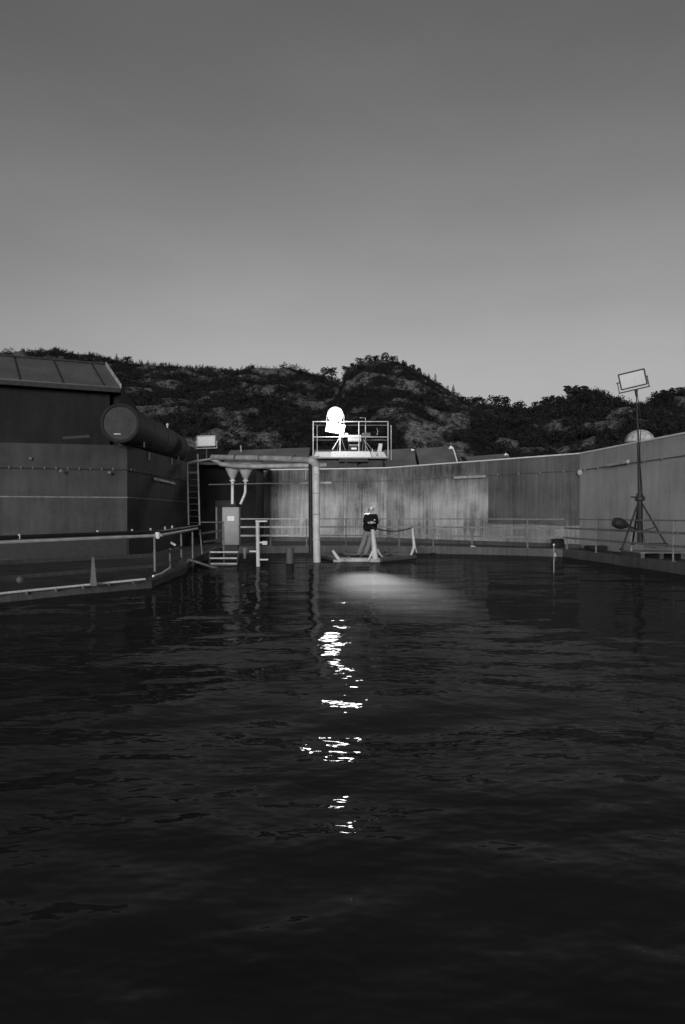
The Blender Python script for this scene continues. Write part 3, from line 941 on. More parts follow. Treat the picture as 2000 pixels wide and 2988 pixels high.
MB().box(tuple(at(768, 1589, 23.6)), tuple(at(780, 1579, 23.4))).build('junction_box', M['plastic'], mp)
tag(MB().tube([at(715, 1630, 24.5), at(715, 1608, 24.5), at(715, 1599, 24.5)], .035, 8, r2=.075).build('bollard', M['rail']), 'short pale stub with a wide head right of the steps', 'bollard')
tag(MB().tube([at(847, 1660, 25.0), at(847, 1598, 25.0)], .125, 14).build('pile', M['kerb'], None, True), 'squat grey concrete pile in the water left of the vertical pipe', 'pile')

# ------------------------------------------------------------------ left walkway rail
lrw = thing('pipe_railing', (-4.4, 16.6, .15), 'pipe railing along the left walkway with a thick pale handrail', 'railing')
H = [(-8.5, 11.4), (-6.03, 13.95), (-4.30, 17.4), (-4.38, 20.6), (-4.75, 24.6)]
def hp(i, z): return Vector((H[i][0], H[i][1], z))
a = at(35, 1582, 13.95); b = at(456, 1563, 17.6); c = at(471, 1561, 18.2); d = at(576, 1542, 25.5)
a0 = a + (a - b) * .8
MB().tube([a0, a, b], .036, 12).build('handrail', M['plastic'], lrw, True)
MB().tube([c, c.lerp(d, .5) + Vector((0, 0, -.005)), d], .040, 12).build('handrail', M['plastic'], lrw, True)
up = Vector((0, .06, .085))
MB().tube([a0 + up, a + up, b + up * 1.05, c + up, d + up], .042, 10).build('hose', M['black'], lrw, True)
cl = MB().lathe(b + Vector((.03, 0, -.01)), [(.05, -.06), (.06, -.04), (.06, .06), (.05, .09)], 12)
cl.build('clamp', M['white'], lrw, True)
for px, py, Y in ((57, 1563, 14.1), (285, 1552, 16.1), (386, 1548, 17.0), (440, 1545, 17.5), (482, 1540, 18.6), (503, 1537, 20)):
    q = at(px, py, Y)
    MB().bar(q - Vector((0, 0, .06)), q + Vector((0, 0, .03)), .04, .04).build('hose_clip', M['dirty_white'], lrw)
for (px, y0, y1, Y) in ((452, 1568, 1668, 17.5), (530, 1556, 1636, 21.5), (563, 1552, 1646, 24.2), (497, 1600, 1660, 19.6)):
    MB().tube([at(px, y1, Y), at(px - 1, y0, Y)], .025, 8).build('post', M['rail'], lrw)
zz = .66
MB().bar(at(-150, 1652, 12.6), at(35, 1640, 13.95), .03, .08).build('mid_rail', M['galv_dark'], lrw)
MB().bar(at(35, 1640, 13.95), at(445, 1620, 17.6), .03, .08).build('mid_rail', M['galv_dark'], lrw)
MB().bar(at(445, 1620, 17.6), at(530, 1597, 21.5), .03, .08).build('mid_rail', M['galv_dark'], lrw)
MB().bar(at(-150, 1705, 12.6), at(35, 1685, 13.95), .03, .07).build('mid_rail', M['galv_dark'], lrw)
MB().bar(at(35, 1685, 13.95), at(445, 1652, 17.6), .03, .07).build('mid_rail', M['galv_dark'], lrw)
MB().bar(at(445, 1652, 17.6), at(525, 1628, 21.5), .03, .07).build('mid_rail', M['galv_dark'], lrw)
wb_ = thing('wooden_stake', at(272, 1706, 15.0), 'short pale stake widening at its foot behind the kerb pipe', 'stake')
MB().hexa([at(263, 1710, 15.0), at(283, 1710, 15.0), at(283, 1710, 15.15), at(263, 1710, 15.15), at(268, 1626, 15.0), at(275, 1626, 15.0), at(275, 1626, 15.1), at(268, 1626, 15.1)]).build('stake', M['galv_dark'], wb_)
kp = thing('kerb_pipe', at(230, 1706, 15), 'bright thin white pipe lying along the left kerb', 'pipe')
MB().tube([at(-200, 1757, 12.4), at(35, 1728.5, 13.9), at(423, 1690, 16.2)], .024, 10).build('pipe', M['white'], kp, True)
for k in range(5):
    q = at(35, 1729, 13.9).lerp(at(423, 1690, 16.2), (k + .5) / 5)
    MB().box(q - Vector((.02, .03, .06)), q + Vector((.02, .03, .0))).build('saddle', M['galv_dark'], kp)
tag(MB().tube([at(447, 1681, 17.0), at(470, 1674, 17.7), at(495, 1657, 19.0)], .024, 10).build('kerb_pipe', M['white'], None, True), 'short bent white pipe at the left walkway corner', 'pipe')
tag(MB().tube([at(426, 1697, 16.4), at(450, 1694, 16.9), at(490, 1676, 18.8), at(493, 1668, 19.0)], .012, 6).build('cord', M['rail'], None, True), 'thin loose cord hanging over the left kerb corner', 'cord')
tag(MB().bar(at(499, 1583, 18.7), at(513, 1591, 18.7), .05, .045).build('hose_nozzle', M['white']), 'small white nozzle lying under the left handrail', 'nozzle')
tag(MB().lathe(at(58, 1692, 13.98), [(.03, -.04), (.06, -.03), (.065, .02), (.03, .06)], 12, (.2, -1, 0)).build('float', M['galv_dark'], None, True), 'small round pale float behind the rails at the left frame edge', 'float')

# ------------------------------------------------------------------ far and right railing
FR = [(-4.6, 32.0), (-1.0, 32.5), (4.05, 31.8), (8.4, 29.1), (9.12, 20.5), (9.75, 10), (9.75, 2)]
fr = thing('railing', (4.05, 31.8, .3), 'three bar steel railing running round the far and right edge of the basin', 'railing')
for h in (1.12, .78, .42):
    for i in range(len(FR) - 1):
        a = Vector((*FR[i], .3 + h)); b = Vector((*FR[i + 1], .3 + h))
        MB().bar(a, b, .03, .045 if h > 1 else .07).build('rail', M['galv'] if i == 0 else M['rail'], fr)
def fr_at(px):
    tx = (px - 1000) / F
    for (a, b) in zip(FR, FR[1:]):
        a, b = Vector(a), Vector(b); d = b - a
        den = d.x - tx * d.y
        if abs(den) < 1e-6: continue
        t = (tx * a.y - a.x) / den
        if 0 <= t <= 1: return a + d * t
for px in (790, 895, 1010, 1085, 1165, 1265, 1378, 1540, 1655, 1740, 1842, 1965):
    q = fr_at(px)
    MB().tube([(q.x, q.y, .27), (q.x, q.y, 1.44)], .028, 8).build('post', M['rail'], fr)
    MB().box((q.x - .06, q.y - .06, .27), (q.x + .06, q.y + .06, .31)).build('base_plate', M['rail'], fr)
for y in (14, 10, 6):
    q = Vector((9.12 + (.63) * min(1, (20.5 - y) / 10.5), y))
    MB().tube([(q.x, q.y, .27), (q.x, q.y, 1.44)], .028, 8).build('post', M['rail'], fr)
# odds and ends on the walkway
def clutter(px, py, Y, kind, label, cat, nm, m='dirty_white'):
    q = at(px, py, Y)
    b = MB()
    if kind == 'block':
        b.hexa([q + Vector(v) for v in ((-.13, -.08, 0), (.13, -.08, 0), (.12, .1, 0), (-.11, .1, 0), (-.10, -.06, .14), (.11, -.05, .12), (.09, .07, .13), (-.09, .07, .15))])
    elif kind == 'pot':
        b.lathe(q, [(.07, 0), (.09, .02), (.10, .16), (.075, .18)], 12)
    else:
        b.tube([q, q + Vector((0, 0, .22))], .025, 8); b.lathe(q, [(.06, 0), (.06, .03)], 10)
    return tag(b.build(nm, M[m], None, kind == 'pot'), label, cat)
clutter(1574, 1621, 29.6, 'block', 'left pale lump of the pair on the far kerb near the corner', 'block', 'concrete_block')
clutter(1594, 1621, 29.5, 'pot', 'small pale pot right of the lump on the far kerb', 'pot', 'pot')
clutter(1626, 1623, 29.2, 'block', 'pale lump at the foot of the thin water pole', 'block', 'concrete_block')
clutter(1380, 1602, 31.0, 'block', 'small pale block at the foot of a far railing post', 'block', 'concrete_block')
clutter(1418, 1613, 30.9, 'pot', 'tiny pale pot on the far kerb right of centre', 'pot', 'pot')
clutter(1478, 1618, 30.4, 'post', 'thin pale upright peg on the far kerb', 'peg', 'peg')
clutter(1262, 1612, 31.4, 'block', 'broken grey rubble block on the far kerb behind the raft', 'rubble', 'rubble_block', 'kerb')
clutter(1232, 1600, 31.7, 'block', 'small grey rubble block beside the second raft post', 'rubble', 'rubble_block', 'kerb')
# coiled hose and pump at the right corner
ch = thing('coiled_hose', at(1628, 1598, 29.6), 'dark coiled hose heaped at the walkway corner', 'hose')
q0 = at(1628, 1598, 29.6)
cb_ = MB()
cb_.tube([q0 + Vector((math.cos(t * .5) * (.24 + .03 * math.sin(t)), math.sin(t * .5) * .2, .04 + .006 * t)) for t in range(0, 50)], .035, 8)
cb_.build('coil', M['black'], ch, True)
MB().lathe(q0 + Vector((.02, 0, .3)), [(.05, 0), (.06, .02), (.03, .12), (.01, .15)], 10).build('nozzle', M['dark'], ch, True)
tag(MB().box(tuple(at(1720, 1603, 28.0)), tuple(at(1758, 1591, 28.6))).build('pallet_stack', M['black'], bevel=.03), 'dark flat bundle on the walkway left of the mast', 'bundle')
wp = thing('depth_pole', at(1617, 1672, 20.9), 'thin white pole standing in the water at right', 'pole')
MB().tube([at(1617, 1690, 20.9), at(1617, 1592, 20.9)], .010, 8).build('pole', M['dirty_white'], wp)
MB().lathe(at(1617, 1592, 20.9), [(.02, 0), (.03, .01), (.03, .04), (.01, .05)], 8).build('cap', M['white'], wp)

# ------------------------------------------------------------------ mast with floodlight at right
MY = 23.6
tp = thing('mast_tripod', at(1868, 1600, MY), 'tall dark telescopic mast on a splayed tripod carrying the right floodlight', 'mast')
pl_ = MB()
MB().tube([at(1869, 1585, MY), at(1868, 1450, MY)], .085, 12).build('mast_base', M['dark'], tp, True)
MB().tube([at(1868, 1452, MY), at(1864, 1290, MY)], .060, 12, r2=.045).build('mast_section', M['dark'], tp, True)
MB().tube([at(1864, 1290, MY), at(1858, 1150, MY)], .026, 10, r2=.018).build('mast_section', M['dark'], tp, True)
MB().lathe(at(1868, 1450, MY), [(.10, -.13), (.15, -.1), (.15, .0), (.10, .04), (.10, .10), (.06, .12)], 12).build('winch_collar', M['dark'], tp, True)
MB().bar(at(1842, 1450, MY), at(1866, 1452, MY), .06, .04).build('winch_handle', M['black'], tp)
top = at(1867, 1456, MY)
for e, k in ((at(1815, 1603, MY - .8), 0), (at(1944, 1588, MY + .1), 1), (at(1846, 1588, MY + 1.1), 2)):
    MB().tube([top, e], .030, 8).build('leg', M['dark'], tp)
    m_ = top.lerp(e, .62)
    MB().tube([m_, at(1868, 1552, MY)], .016, 6).build('strut', M['dark'], tp)
    MB().lathe(e, [(.07, -.02), (.07, .015), (.03, .04)], 10).build('foot', M['black'], tp)
MB().bar(at(1845, 1586, MY - .2), at(1938, 1586, MY - .2), .05, .04).build('base_bar', M['dark'], tp)
fl2, _ = floodlight('floodlight', at(1847, 1107, MY - .1), .76, .47, .22, R(-12), R(4), R(-12), 'switched off floodlight tilted on top of the right mast', M['glass_dim'], body=M['dark'])
MB().tube([at(1857, 1136, MY), at(1858, 1156, MY)], .055, 10, r2=.03).build('spigot', M['dark'], fl2, True)
MB().tube([at(1861, 1150, MY - .06), at(1872, 1230, MY - .1), at(1867, 1330, MY - .1), at(1876, 1440, MY - .16), at(1872, 1530, MY - .14), at(1884, 1594, MY - .3), at(1915, 1599, MY - .5)], .012, 6).build('power_cable', M['black'], tp, True)
dk = thing('mast_lamp', at(1800, 1528, MY - .5), 'dark oval lamp head drooping from the foot of the mast', 'lamp')
MB().lathe(at(1792, 1523, MY - .5), [(.05, -.02), (.13, .0), (.17, .14), (.16, .28), (.09, .42), (.04, .50)], 18, (1, .15, -.25)).build('head', M['black'], dk, True)
MB().bar(at(1830, 1533, MY - .4), at(1868, 1550, MY), .04, .05).build('arm', M['black'], dk)
pk = thing('timber_pallet', at(1900, 1612, MY - .3), 'low pale timber pallet under the mast tripod', 'pallet')
pa, pb = at(1850, 1608, MY - .4), at(1962, 1612, MY - .4)
for k in range(5):
    MB().box((pa.x, MY - .9 + k * .34, .44), (pb.x + .2, MY - .62 + k * .34, .47)).build('deck_board', M['rail'], pk)
for x in (pa.x + .02, (pa.x + pb.x) / 2, pb.x + .05):
    MB().box((x, MY - .9, .27), (x + .12, MY + .74, .437)).build('bearer', M['kerb'], pk)

# ------------------------------------------------------------------ roofs beyond the wall
def shed(x0, x1, y_ridge, Y, gable_px, drop, label, board=None, right_edge=False, z_bot=1.5):
    """low shed whose ridge runs across the picture, gable end at its right"""
    a = at(x0, y_ridge[0], Y); b = at(x1, y_ridge[1], Y)
    o = thing('roofed_shed', ((a.x + b.x) / 2, Y, 0), label, 'shed', 'sheds beyond the long wall')
    hw = 3.0
    ea, eb = a + Vector((0, -hw, -drop)), b + Vector((0, -hw, -drop))
    fa, fb = a + Vector((0, hw, -drop)), b + Vector((0, hw, -drop))
    MB().prism([ea, eb, b, a], (0, 0, .08)).prism([a, b, fb, fa], (0, 0, .08)).build('roof', M['roof_far'], o)
    i = Vector((.12, 0, 0))
    zb = .1
    w = MB()
    w.prism([Vector((b.x - .1, ea.y + .15, zb)), Vector((b.x - .1, fb.y - .15, zb)), Vector((b.x - .1, fb.y - .15, fb.z - .05)), b - i - Vector((0, 0, .12)), Vector((b.x - .1, ea.y + .15, eb.z - .05))], (-(b.x - a.x) + .2, 0, 0))
    w.build('wall', M['shed'], o)
    if board:
        bt, bb_ = board[:2], board[2:]
        MB().bar(at(bb_[0], bb_[1], Y - .3), at(bt[0], bt[1], Y - .25), .23, .12, (0, 1, 0)).build('barge_board', M['white'], o)
    return o, a, b
shed(500, 905, (1324, 1309), 52, 0, 1.6, 'long grey shed roof behind the pipes, left of the lit platform')
shed(915, 1113, (1316, 1316), 51, 0, 1.7, 'grey shed roof directly behind the lit platform', board=(1111, 1338, 1104, 1362))
shed(1120, 1207, (1317, 1311), 50, 0, 1.7, 'short shed right of the platform with a broad white barge board', board=(1206, 1311, 1194, 1366))
o_, a_, b_ = shed(1214, 1318, (1312, 1306), 49, 0, 1.5, 'shed with a dark gable and pale ridge end', board=(1319, 1303, 1313, 1314))
shed(1340, 1480, (1338, 1327), 46, 0, 1.1, 'lowest shed roof peeping over the wall with a small white gable tip', board=(1480, 1325, 1468, 1345))
sh_edge = thing('leaning_panel', at(1330, 1360, 48.5), 'black triangular panel with a thin pale right edge standing beside the shed end', 'panel')
MB().prism([at(1305, 1370, 48.6), at(1340, 1366, 48.6), at(1322, 1312, 48.6)], (0, .25, 0)).build('infill', M['black'], sh_edge)
MB().bar(at(1323, 1308, 48.5), at(1340, 1364, 48.5), .06, .06).build('edge', M['white'], sh_edge)
tag(MB().prism([at(1202, 1370, 49.5), at(1219, 1368, 49.5), at(1213, 1330, 49.5), at(1210, 1312, 49.5)], (0, .25, 0)).build('gable_infill', M['black']), 'narrow black gable edge right of the broad white board', 'gable')
tag(MB().prism([at(1073, 1372, 50), at(1128, 1372, 50), at(1123, 1336, 50), at(1078, 1336, 50)], (0, .3, 0)).build('dark_gable', M['black']), 'black gable end showing under the right half of the platform', 'gable')
tag(MB().tube([at(704, 1318, 51), at(703, 1300, 51)], .05, 8).build('vent_pipe', M['dirty_white']), 'thin pale vent pipe standing on the left shed roof', 'vent')
dm = thing('dome_tent', at(1868, 1283, 60), 'pale mottled dome peeping above the right wall behind the mast', 'dome')
c = at(1868, 1290, 60)
MB().lathe(c, [(1.12 * math.cos(R(a)), .98 * math.sin(R(a))) for a in range(0, 88, 8)], 36).build('cover', simple('mottled dome sheet', .42, .7, .55, 2.6), dm, True)
MB().lathe(c - Vector((0, 0, 6.5)), [(1.12, 0), (1.12, 6.5)], 36).build('drum', M['kerb'], dm, True)

# ------------------------------------------------------------------ lift platform with the lit lamps (behind the wall)
PY = 42.0
def pf(px, py, dy=0): return at(px, py, PY + dy)
lp_ = thing('lift_platform', pf(1030, 1362), 'raised work platform with open rails and pale toe board carrying the lit lamps', 'platform')
l0, r0 = pf(912, 1336), pf(1134, 1334)
zt, zb_ = pf(1030, 1318).z, pf(1030, 1335).z
DW = 1.7
MB().box((l0.x, PY, zb_ - .04), (r0.x, PY + DW, zb_)).build('deck', M['galv'], lp_)
tb = MB()
tb.prism([pf(914, 1334, -.02), pf(965, 1334, -.02), pf(972, 1318, -.02), pf(923, 1318, -.02)], (0, .03, 0))
tb.build('toe_board', M['plastic'], lp_)
MB().prism([pf(966, 1334, -.025), pf(1085, 1334, -.025), pf(1079, 1317, -.025), pf(969, 1317, -.025)], (0, .03, 0)).build('toe_board', M['white'], lp_)
MB().prism([pf(1087, 1334, -.02), pf(1130, 1334, -.02), pf(1124, 1318, -.02), pf(1081, 1318, -.02)], (0, .03, 0)).build('toe_board', M['plastic'], lp_)
ring = MB(); cc = pf(1101, 1326, -.05)
ring.tube([cc + Vector((math.cos(R(a)) * .055, 0, math.sin(R(a)) * .07)) for a in range(0, 361, 30)], .012, 6)
ring.build('round_mark', M['dark'], lp_)
MB().bar(pf(1122, 1318, -.04), pf(1131, 1334, -.04), .02, .05).build('edge_strip', M['galv_dark'], lp_)
MB().box((pf(990, 1335).x, PY + .2, zb_ - .22), (pf(1075, 1335).x, PY + 1.4, zb_ - .05)).build('chassis', M['dark'], lp_)
for k, (x0, x1) in enumerate(((1000, 1062), (1062, 1000))):
    MB().bar(pf(x0, 1340, .4 + k * .6), pf(x1, 1400, .4 + k * .6), .10, .14).build('scissor_arm', M['dark'], lp_)
MB().bar(pf(1031, 1340, .8), pf(1031, 1580, .8), .42, .42).build('mast', M['dark'], lp_)
MB().box((pf(985, 1580).x, PY - .2, .1), (pf(1077, 1580).x, PY + 1.9, .5)).build('base', M['dark'], lp_)
zr, zm = pf(1000, 1230).z, pf(1000, 1275).z
for dy, xs in ((0, (914, 1048, 1133)), (DW, (926, 1067, 1142))):
    for x in xs:
        q = at(x, 1400, PY + dy) if dy else pf(x, 1400)
        MB().tube([(q.x, PY + dy, zb_), (q.x, PY + dy, zr)], .026, 8).build('post', M['plastic'], lp_)
for z_ in (zr, zm):
    MB().tube([(l0.x + .03, PY, z_), (r0.x - .03, PY, z_)], .024, 8).build('rail', M['plastic'], lp_)
    MB().tube([(l0.x + .03, PY + DW, z_), (r0.x + .1, PY + DW, z_)], .022, 8).build('rail', M['rail'], lp_)
    MB().tube([(l0.x + .03, PY, z_), (l0.x + .03, PY + DW, z_)], .022, 8).build('rail', M['rail'], lp_)
    MB().tube([(r0.x - .03, PY, z_), (r0.x + .1, PY + DW, z_)], .022, 8).build('rail', M['rail'], lp_)

# lamp stand with its two lit heads
ls = thing('lamp_stand', pf(993, 1318, .35), 'pale tripod stand on the platform holding the lit floodlights', 'stand')
MB().tube([pf(992.5, 1320, .35), pf(993.5, 1240, .35), pf(993.5, 1205, .35)], .035, 10).build('column', M['white'], ls)
MB().tube([pf(992, 1276, .35), pf(970, 1312, .1)], .02, 8).build('leg', M['white'], ls)
MB().tube([pf(996, 1276, .35), pf(1009, 1316, .9)], .016, 8).build('leg', M['galv'], ls)
MB().tube([pf(992, 1276, .35), pf(985, 1316, 1.0)], .016, 8).build('leg', M['galv'], ls)
MB().tube([pf(990, 1273, .3), pf(1022, 1272, .3)], .045, 8).build('cross_arm', M['white'], ls)
f1, W1 = floodlight('floodlight', pf(979, 1249, .2), 1.00, .52, .24, R(4), R(12), R(10), 'lower glaring lit floodlight with a tilted wide face on the platform', M['lit'], body=M['plastic'], mount=False)
f2 = thing('floodlight', pf(979, 1236, .3), 'upper glaring lit floodlight with a round lens above the tilted one', 'floodlight')
cc = pf(979, 1210, .2); fa_ = Vector((.04, -1, -.12)).normalized()
MB().lathe(cc, [(.10, -.42), (.20, -.38), (.36, -.12), (.42, .0)], 28, fa_).build('housing', M['plastic'], f2, True)
MB().lathe(cc, [(.385, .004), (.38, .03), (.30, .055), (.15, .07)], 28, fa_).build('lens', M['lit'], f2, True)
MB().lathe(cc, [(.43, -.02), (.44, 0), (.44, .03), (.40, .035)], 28, fa_).build('bezel', M['plastic'], f2, True)
MB().bar(cc + Vector((-.47, .1, 0)), cc + Vector((-.47, .1, -.50)), .03, .05, (0, 1, 0)).bar(cc + Vector((.47, .1, 0)), cc + Vector((.47, .1, -.50)), .03, .05, (0, 1, 0)).build('bracket', M['plastic'], f2)
f1['group'] = f2['group'] = 'lit floodlights on the platform'
# second stand, box and cases
bx = thing('equipment_case', pf(1034, 1287, .4), 'pale rectangular equipment case raised on a shelf beside the lit lamps', 'case')
MB().box((pf(1016, 1287).x, PY + .2, pf(0, 1287).z), (pf(1055, 1287).x, PY + .65, pf(0, 1268).z)).build('case', M['plastic'], bx, bevel=.02)
for x in (1019, 1052):
    MB().tube([pf(x, 1287, .4), pf(x, 1320, .4)], .015, 6).build('leg', M['galv_dark'], bx)
MB().box((pf(1020, 1293).x, PY + .25, pf(0, 1298).z), (pf(1050, 1293).x, PY + .6, pf(0, 1296).z)).build('shelf', M['galv'], bx)
bb = thing('battery_box', pf(1033, 1320, .1), 'dark box with a white label standing on the platform deck', 'box')
MB().box((pf(1022, 0).x, PY + .1, pf(0, 1319).z), (pf(1045, 0).x, PY + .5, pf(0, 1300).z)).build('box', M['dark'], bb, bevel=.02)
MB().box((pf(1026, 0).x, PY + .06, pf(0, 1311).z), (pf(1041, 0).x, PY + .09, pf(0, 1306).z)).build('label_plate', M['white'], bb)
tag(MB().box((pf(1007, 0).x, PY + .3, pf(0, 1268).z), (pf(1016, 0).x, PY + .45, pf(0, 1262).z)).build('small_case', M['white']), 'tiny white box clipped on top of the lamp stand arm', 'box')
t2 = thing('tripod', pf(1062, 1318, .6), 'dim camera tripod on the platform with a boxy head', 'tripod')
hd = pf(1061, 1280, .6)
for e in ((1076, 1318, .3), (1058, 1318, 1.1), (1084, 1310, .9)):
    MB().tube([hd, pf(*e)], .016, 6).build('leg', M['galv'], t2)
MB().box(tuple(pf(1057, 1276, .5)), tuple(pf(1082, 1264, .8))).build('head', M['galv_dark'], t2, bevel=.02)
MB().tube([pf(1068, 1290, .6), pf(1067, 1219, .6), pf(1050, 1219, .6)], .02, 8).build('aerial', M['dirty_white'], t2)
MB().tube([pf(1101, 1270, .7), pf(1103, 1258, .7), pf(1100, 1249, .7)], .02, 6).build('microphone', M['dirty_white'], t2)
MB().tube([pf(1080, 1283, .7), pf(1118, 1281, .7)], .014, 6).build('pan_arm', M['galv_dark'], t2)
wpst = thing('signal_box', pf(1111, 1318, .5), 'short broad white post standing at the right end of the platform', 'post')
MB().prism([pf(1102, 1318, .5), pf(1114, 1318, .5), pf(1117, 1294, .5), pf(1106, 1294, .5)], (0, .2, 0)).build('post', M['plastic'], wpst, bevel=.015)
MB().tube([pf(1088, 1318, .4), pf(1087, 1310, .4)], .035, 8).build('peg', M['plastic'], wpst)

# the lamps' own light: broad glare near the stand and one narrow beam across to the water
def spot(name, loc, to, energy, size, blend, rad, parent=None):
    d = bpy.data.lights.new(name, 'SPOT')
    d.energy = energy; d.spot_size = size; d.spot_blend = blend; d.shadow_soft_size = rad
    o = bpy.data.objects.new(name, d); C.objects.link(o)
    o.location = loc
    o.rotation_euler = (Vector(loc) - Vector(to)).to_track_quat('Z', 'Y').to_euler()
    return o
sp_d = bpy.data.lights.new('lamp_spill', 'POINT')
sp_d.energy = 130; sp_d.shadow_soft_size = .3
sp_o = bpy.data.objects.new('lamp_spill', sp_d); C.objects.link(sp_o)
sp_o.location = pf(984, 1232, -.55)
spot('flood_beam', pf(979, 1249, -.15), (.66, 18.3, 0), 850000, R(4.5), 1.0, .3)
spot('flood_spread', pf(979, 1210, -.25), (.95, 16.9, 0), 520000, R(6.2), 1.0, .3)

# ------------------------------------------------------------------ floating raft, stanchions, person
raft = thing('floating_raft', (.9, 28.2, 0), 'floating hexagonal frame of pale tubes with rope, moored before the wall', 'raft')
hexp = [(-.08, 26.0), (1.25, 25.9), (2.62, 27.9), (2.0, 30.0), (-.2, 30.2), (-.9, 28.3)]
for i in range(6):
    a, b = hexp[i], hexp[(i + 1) % 6]
    cA = Vector((.95, 28.1, 0))
    va, vb = Vector((*a, .05)), Vector((*b, .05))
    MB().tube([va, vb], .085, 12).build('float_tube', M['dirty_white'] if i in (0,) else M['galv_dark'], raft, True)
    ia, ib = va.lerp(cA, .16), vb.lerp(cA, .16)
    ia.z = ib.z = .06
    MB().tube([ia, ib], .07, 10).build('float_tube', M['galv_dark'], raft, True)
    for t in (.15, .5, .85):
        MB().bar(va.lerp(vb, t) + Vector((0, 0, .06)), ia.lerp(ib, t) + Vector((0, 0, .06)), .06, .10).build('cross_bracket', M['galv_dark'], raft)
# upturned end of the front tube
MB().tube([at(994, 1637, 25.95), at(986, 1628, 25.95), at(971, 1606, 25.95)], .075, 12, r2=.045).build('bow_tube', M['plastic'], raft, True)
MB().tube([at(973, 1636, 25.9), at(995, 1641, 25.9)], .05, 10).build('bow_tube', M['dirty_white'], raft, True)
def stanchion(px_t, py_t, px_b, py_b, Y, r_, label, feet):
    o = thing('stanchion', at(px_b, py_b, Y), label, 'post', 'splayed posts on the raft')
    a, b = at(px_t, py_t, Y), at(px_b, py_b, Y)
    MB().tube([b, a.lerp(b, .5), a], r_ * 1.12, 12, r2=r_ * .72).build('post', M['plastic'], o, True)
    for k, (x, y, x2, y2, dy, rr) in enumerate(feet):
        p0 = at(x, y, Y); p1 = at(x2, y2, Y + dy)
        mid = p0.lerp(p1, .55) + Vector((0, 0, -.03))
        MB().tube([p0, mid, p1], rr, 10, r2=rr * .6).build('foot', M['plastic'], o, True)
    return o
stanchion(1088, 1545, 1096, 1632, 25.75, .092, 'bright white splayed post in front of the person', [(1092, 1600, 1074, 1636, -.05, .05), (1101, 1602, 1117, 1625, .1, .035)])
stanchion(1204, 1540, 1210, 1600, 27.9, .055, 'dimmer splayed post at the right corner of the raft', [(1210, 1590, 1199, 1622, -.05, .055), (1211, 1590, 1217, 1612, .1, .03)])
hr_ = thing('rope', at(1088, 1545, 25.7), 'slack dark rope handrail strung between the two raft posts', 'rope')
a, b = at(1088, 1540, 25.75), at(1204, 1540, 27.9)
MB().tube([a.lerp(b, t / 12) + Vector((0, 0, -.12 * math.sin(PI * t / 12))) for t in range(13)], .022, 6).build('rope', M['dark'], hr_)

def skin_mesh(name, verts, edges, radii, m, parent, root=0, sub=2):
    me = bpy.data.meshes.new(name)
    me.from_pydata([tuple(v) for v in verts], edges, [])
    me.materials.append(m)
    o = bpy.data.objects.new(name, me); C.objects.link(o); o.parent = parent
    sk = o.modifiers.new('skin', 'SKIN'); sk.use_smooth_shade = True
    for i, r_ in enumerate(radii):
        sv = me.skin_vertices[0].data[i]
        sv.radius = (r_, r_) if isinstance(r_, (int, float)) else r_
        sv.use_root = (i == root)
    s = o.modifiers.new('sub', 'SUBSURF'); s.levels = sub; s.render_levels = sub
    return o

per = thing('person', (.95, 26.05, .17), 'person in a black jacket and pale trousers leaning over the bright raft post', 'person')
V, E, RR = [], [], []
def jv(x, y, z, r_, p=None):
    V.append((x, y, z)); RR.append(r_)
    if p is not None: E.append((p, len(V) - 1))
    return len(V) - 1
pel = jv(-.05, .20, .90, .13)
sp1 = jv(-.03, .14, 1.08, .125, pel)
sp2 = jv(.0, .07, 1.25, .14, sp1)
cht = jv(.01, .03, 1.38, .13, sp2)
nk = jv(.02, .0, 1.47, .055, cht)
hd0 = jv(.025, -.02, 1.535, .062, nk)
hd1 = jv(.035, -.035, 1.60, .088, hd0)
hd2 = jv(.03, -.025, 1.665, .075, hd1)
nose = jv(.062, -.13, 1.60, .014, hd1)
for s in (-1, 1):
    jv(.035 + s * .092, -.01, 1.595, .018, hd1)
wr = {}
for s in (-1, 1):
    sh_ = jv(.01 + s * .17, .03, 1.39, .065, cht)
    el = jv(.01 + s * .235, -.03, 1.13, .047, sh_)
    w1 = jv(.03 + s * .085, -.20, 1.145, .030, el)
    pm = jv(.035 + s * .035, -.255, 1.15, .034, w1)
    for k in range(4):
        f1_ = jv(.03 - s * (.005 - .0), -.275 - .004 * k, 1.185 - .022 * k, .010, pm)
        jv(.03 - s * (.035 - .004 * abs(k - 1)), -.262 - .004 * k, 1.18 - .022 * k, .008, f1_)
    jv(.04 + s * .03, -.262, 1.205, .010, pm)
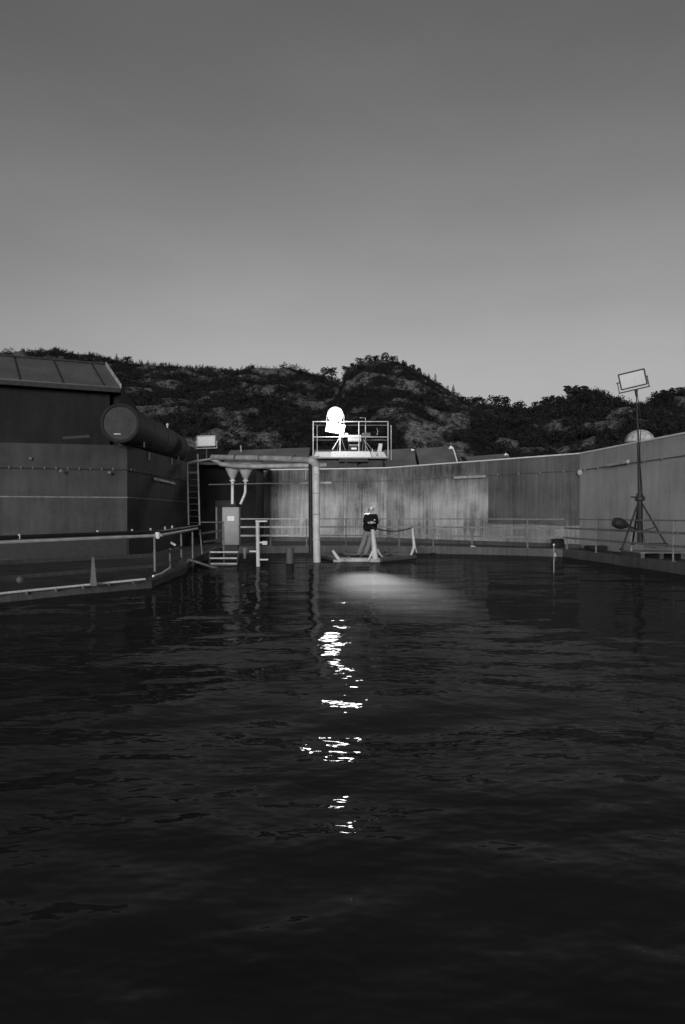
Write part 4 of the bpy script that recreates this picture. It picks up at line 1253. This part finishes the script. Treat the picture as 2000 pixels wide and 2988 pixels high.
for s, fx_, fy_ in ((-1, -.40, .30), (1, -.17, .22)):
    hp_ = jv(-.05 + s * .09, .20, .87, .095, pel)
    kn = jv((fx_ - .05 + s * .09) / 2 + .03, .20, .46, .060, hp_)
    an = jv(fx_, fy_, .09, .040, kn)
    jv(fx_ - .02, fy_ - .14, .035, .035, an)
body = skin_mesh('body', V, E, RR, M['skin'], per)
# clothes
V, E, RR = [], [], []
j0 = jv(-.02, .17, .82, (.25, .18)); j1 = jv(-.01, .14, 1.00, (.275, .20), j0); j2 = jv(0, .07, 1.22, (.265, .19), j1); j3 = jv(.01, .03, 1.35, (.22, .15), j2)
j4 = jv(.02, .005, 1.455, .075, j3)
for s in (-1, 1):
    a1 = jv(.01 + s * .17, .03, 1.37, .085, j3)
    a2 = jv(.01 + s * .215, -.02, 1.13, .075, a1)
    a3 = jv(.03 + s * .095, -.19, 1.135, .045, a2)
skin_mesh('jacket', V, E, RR, M['jacket'], per)
V, E, RR = [], [], []
t0 = jv(-.05, .20, .88, .15)
for s, fx_, fy_ in ((-1, -.40, .30), (1, -.17, .22)):
    h0 = jv(-.05 + s * .09, .20, .82, .115, t0)
    k0 = jv((fx_ - .05 + s * .09) / 2 + .03, .20, .46, .090, h0)
    jv(fx_, fy_, .07, .085, k0)
skin_mesh('trousers', V, E, RR, M['trousers'], per)
for fx_, fy_ in ((-.40, .30), (-.17, .22)):
    V, E, RR = [], [], []
    s0 = jv(fx_, fy_ + .03, .04, .048); s1 = jv(fx_ - .015, fy_ - .08, .035, .045, s0); jv(fx_ - .025, fy_ - .17, .03, .035, s1)
    skin_mesh('shoe', V, E, RR, M['black'], per)
V, E, RR = [], [], []
h0 = jv(-.045, .03, 1.53, .045); h1 = jv(-.025, .035, 1.60, .075, h0); h2 = jv(.01, .01, 1.672, .062, h1)
skin_mesh('hair', V, E, RR, M['hair'], per)
em = MB().lathe(wloc(per) + Vector((.13, -.135, 1.24)), [(.028, 0), (.03, .006)], 12, (0, -1, 0))
em.build('badge', M['dirty_white'], per)
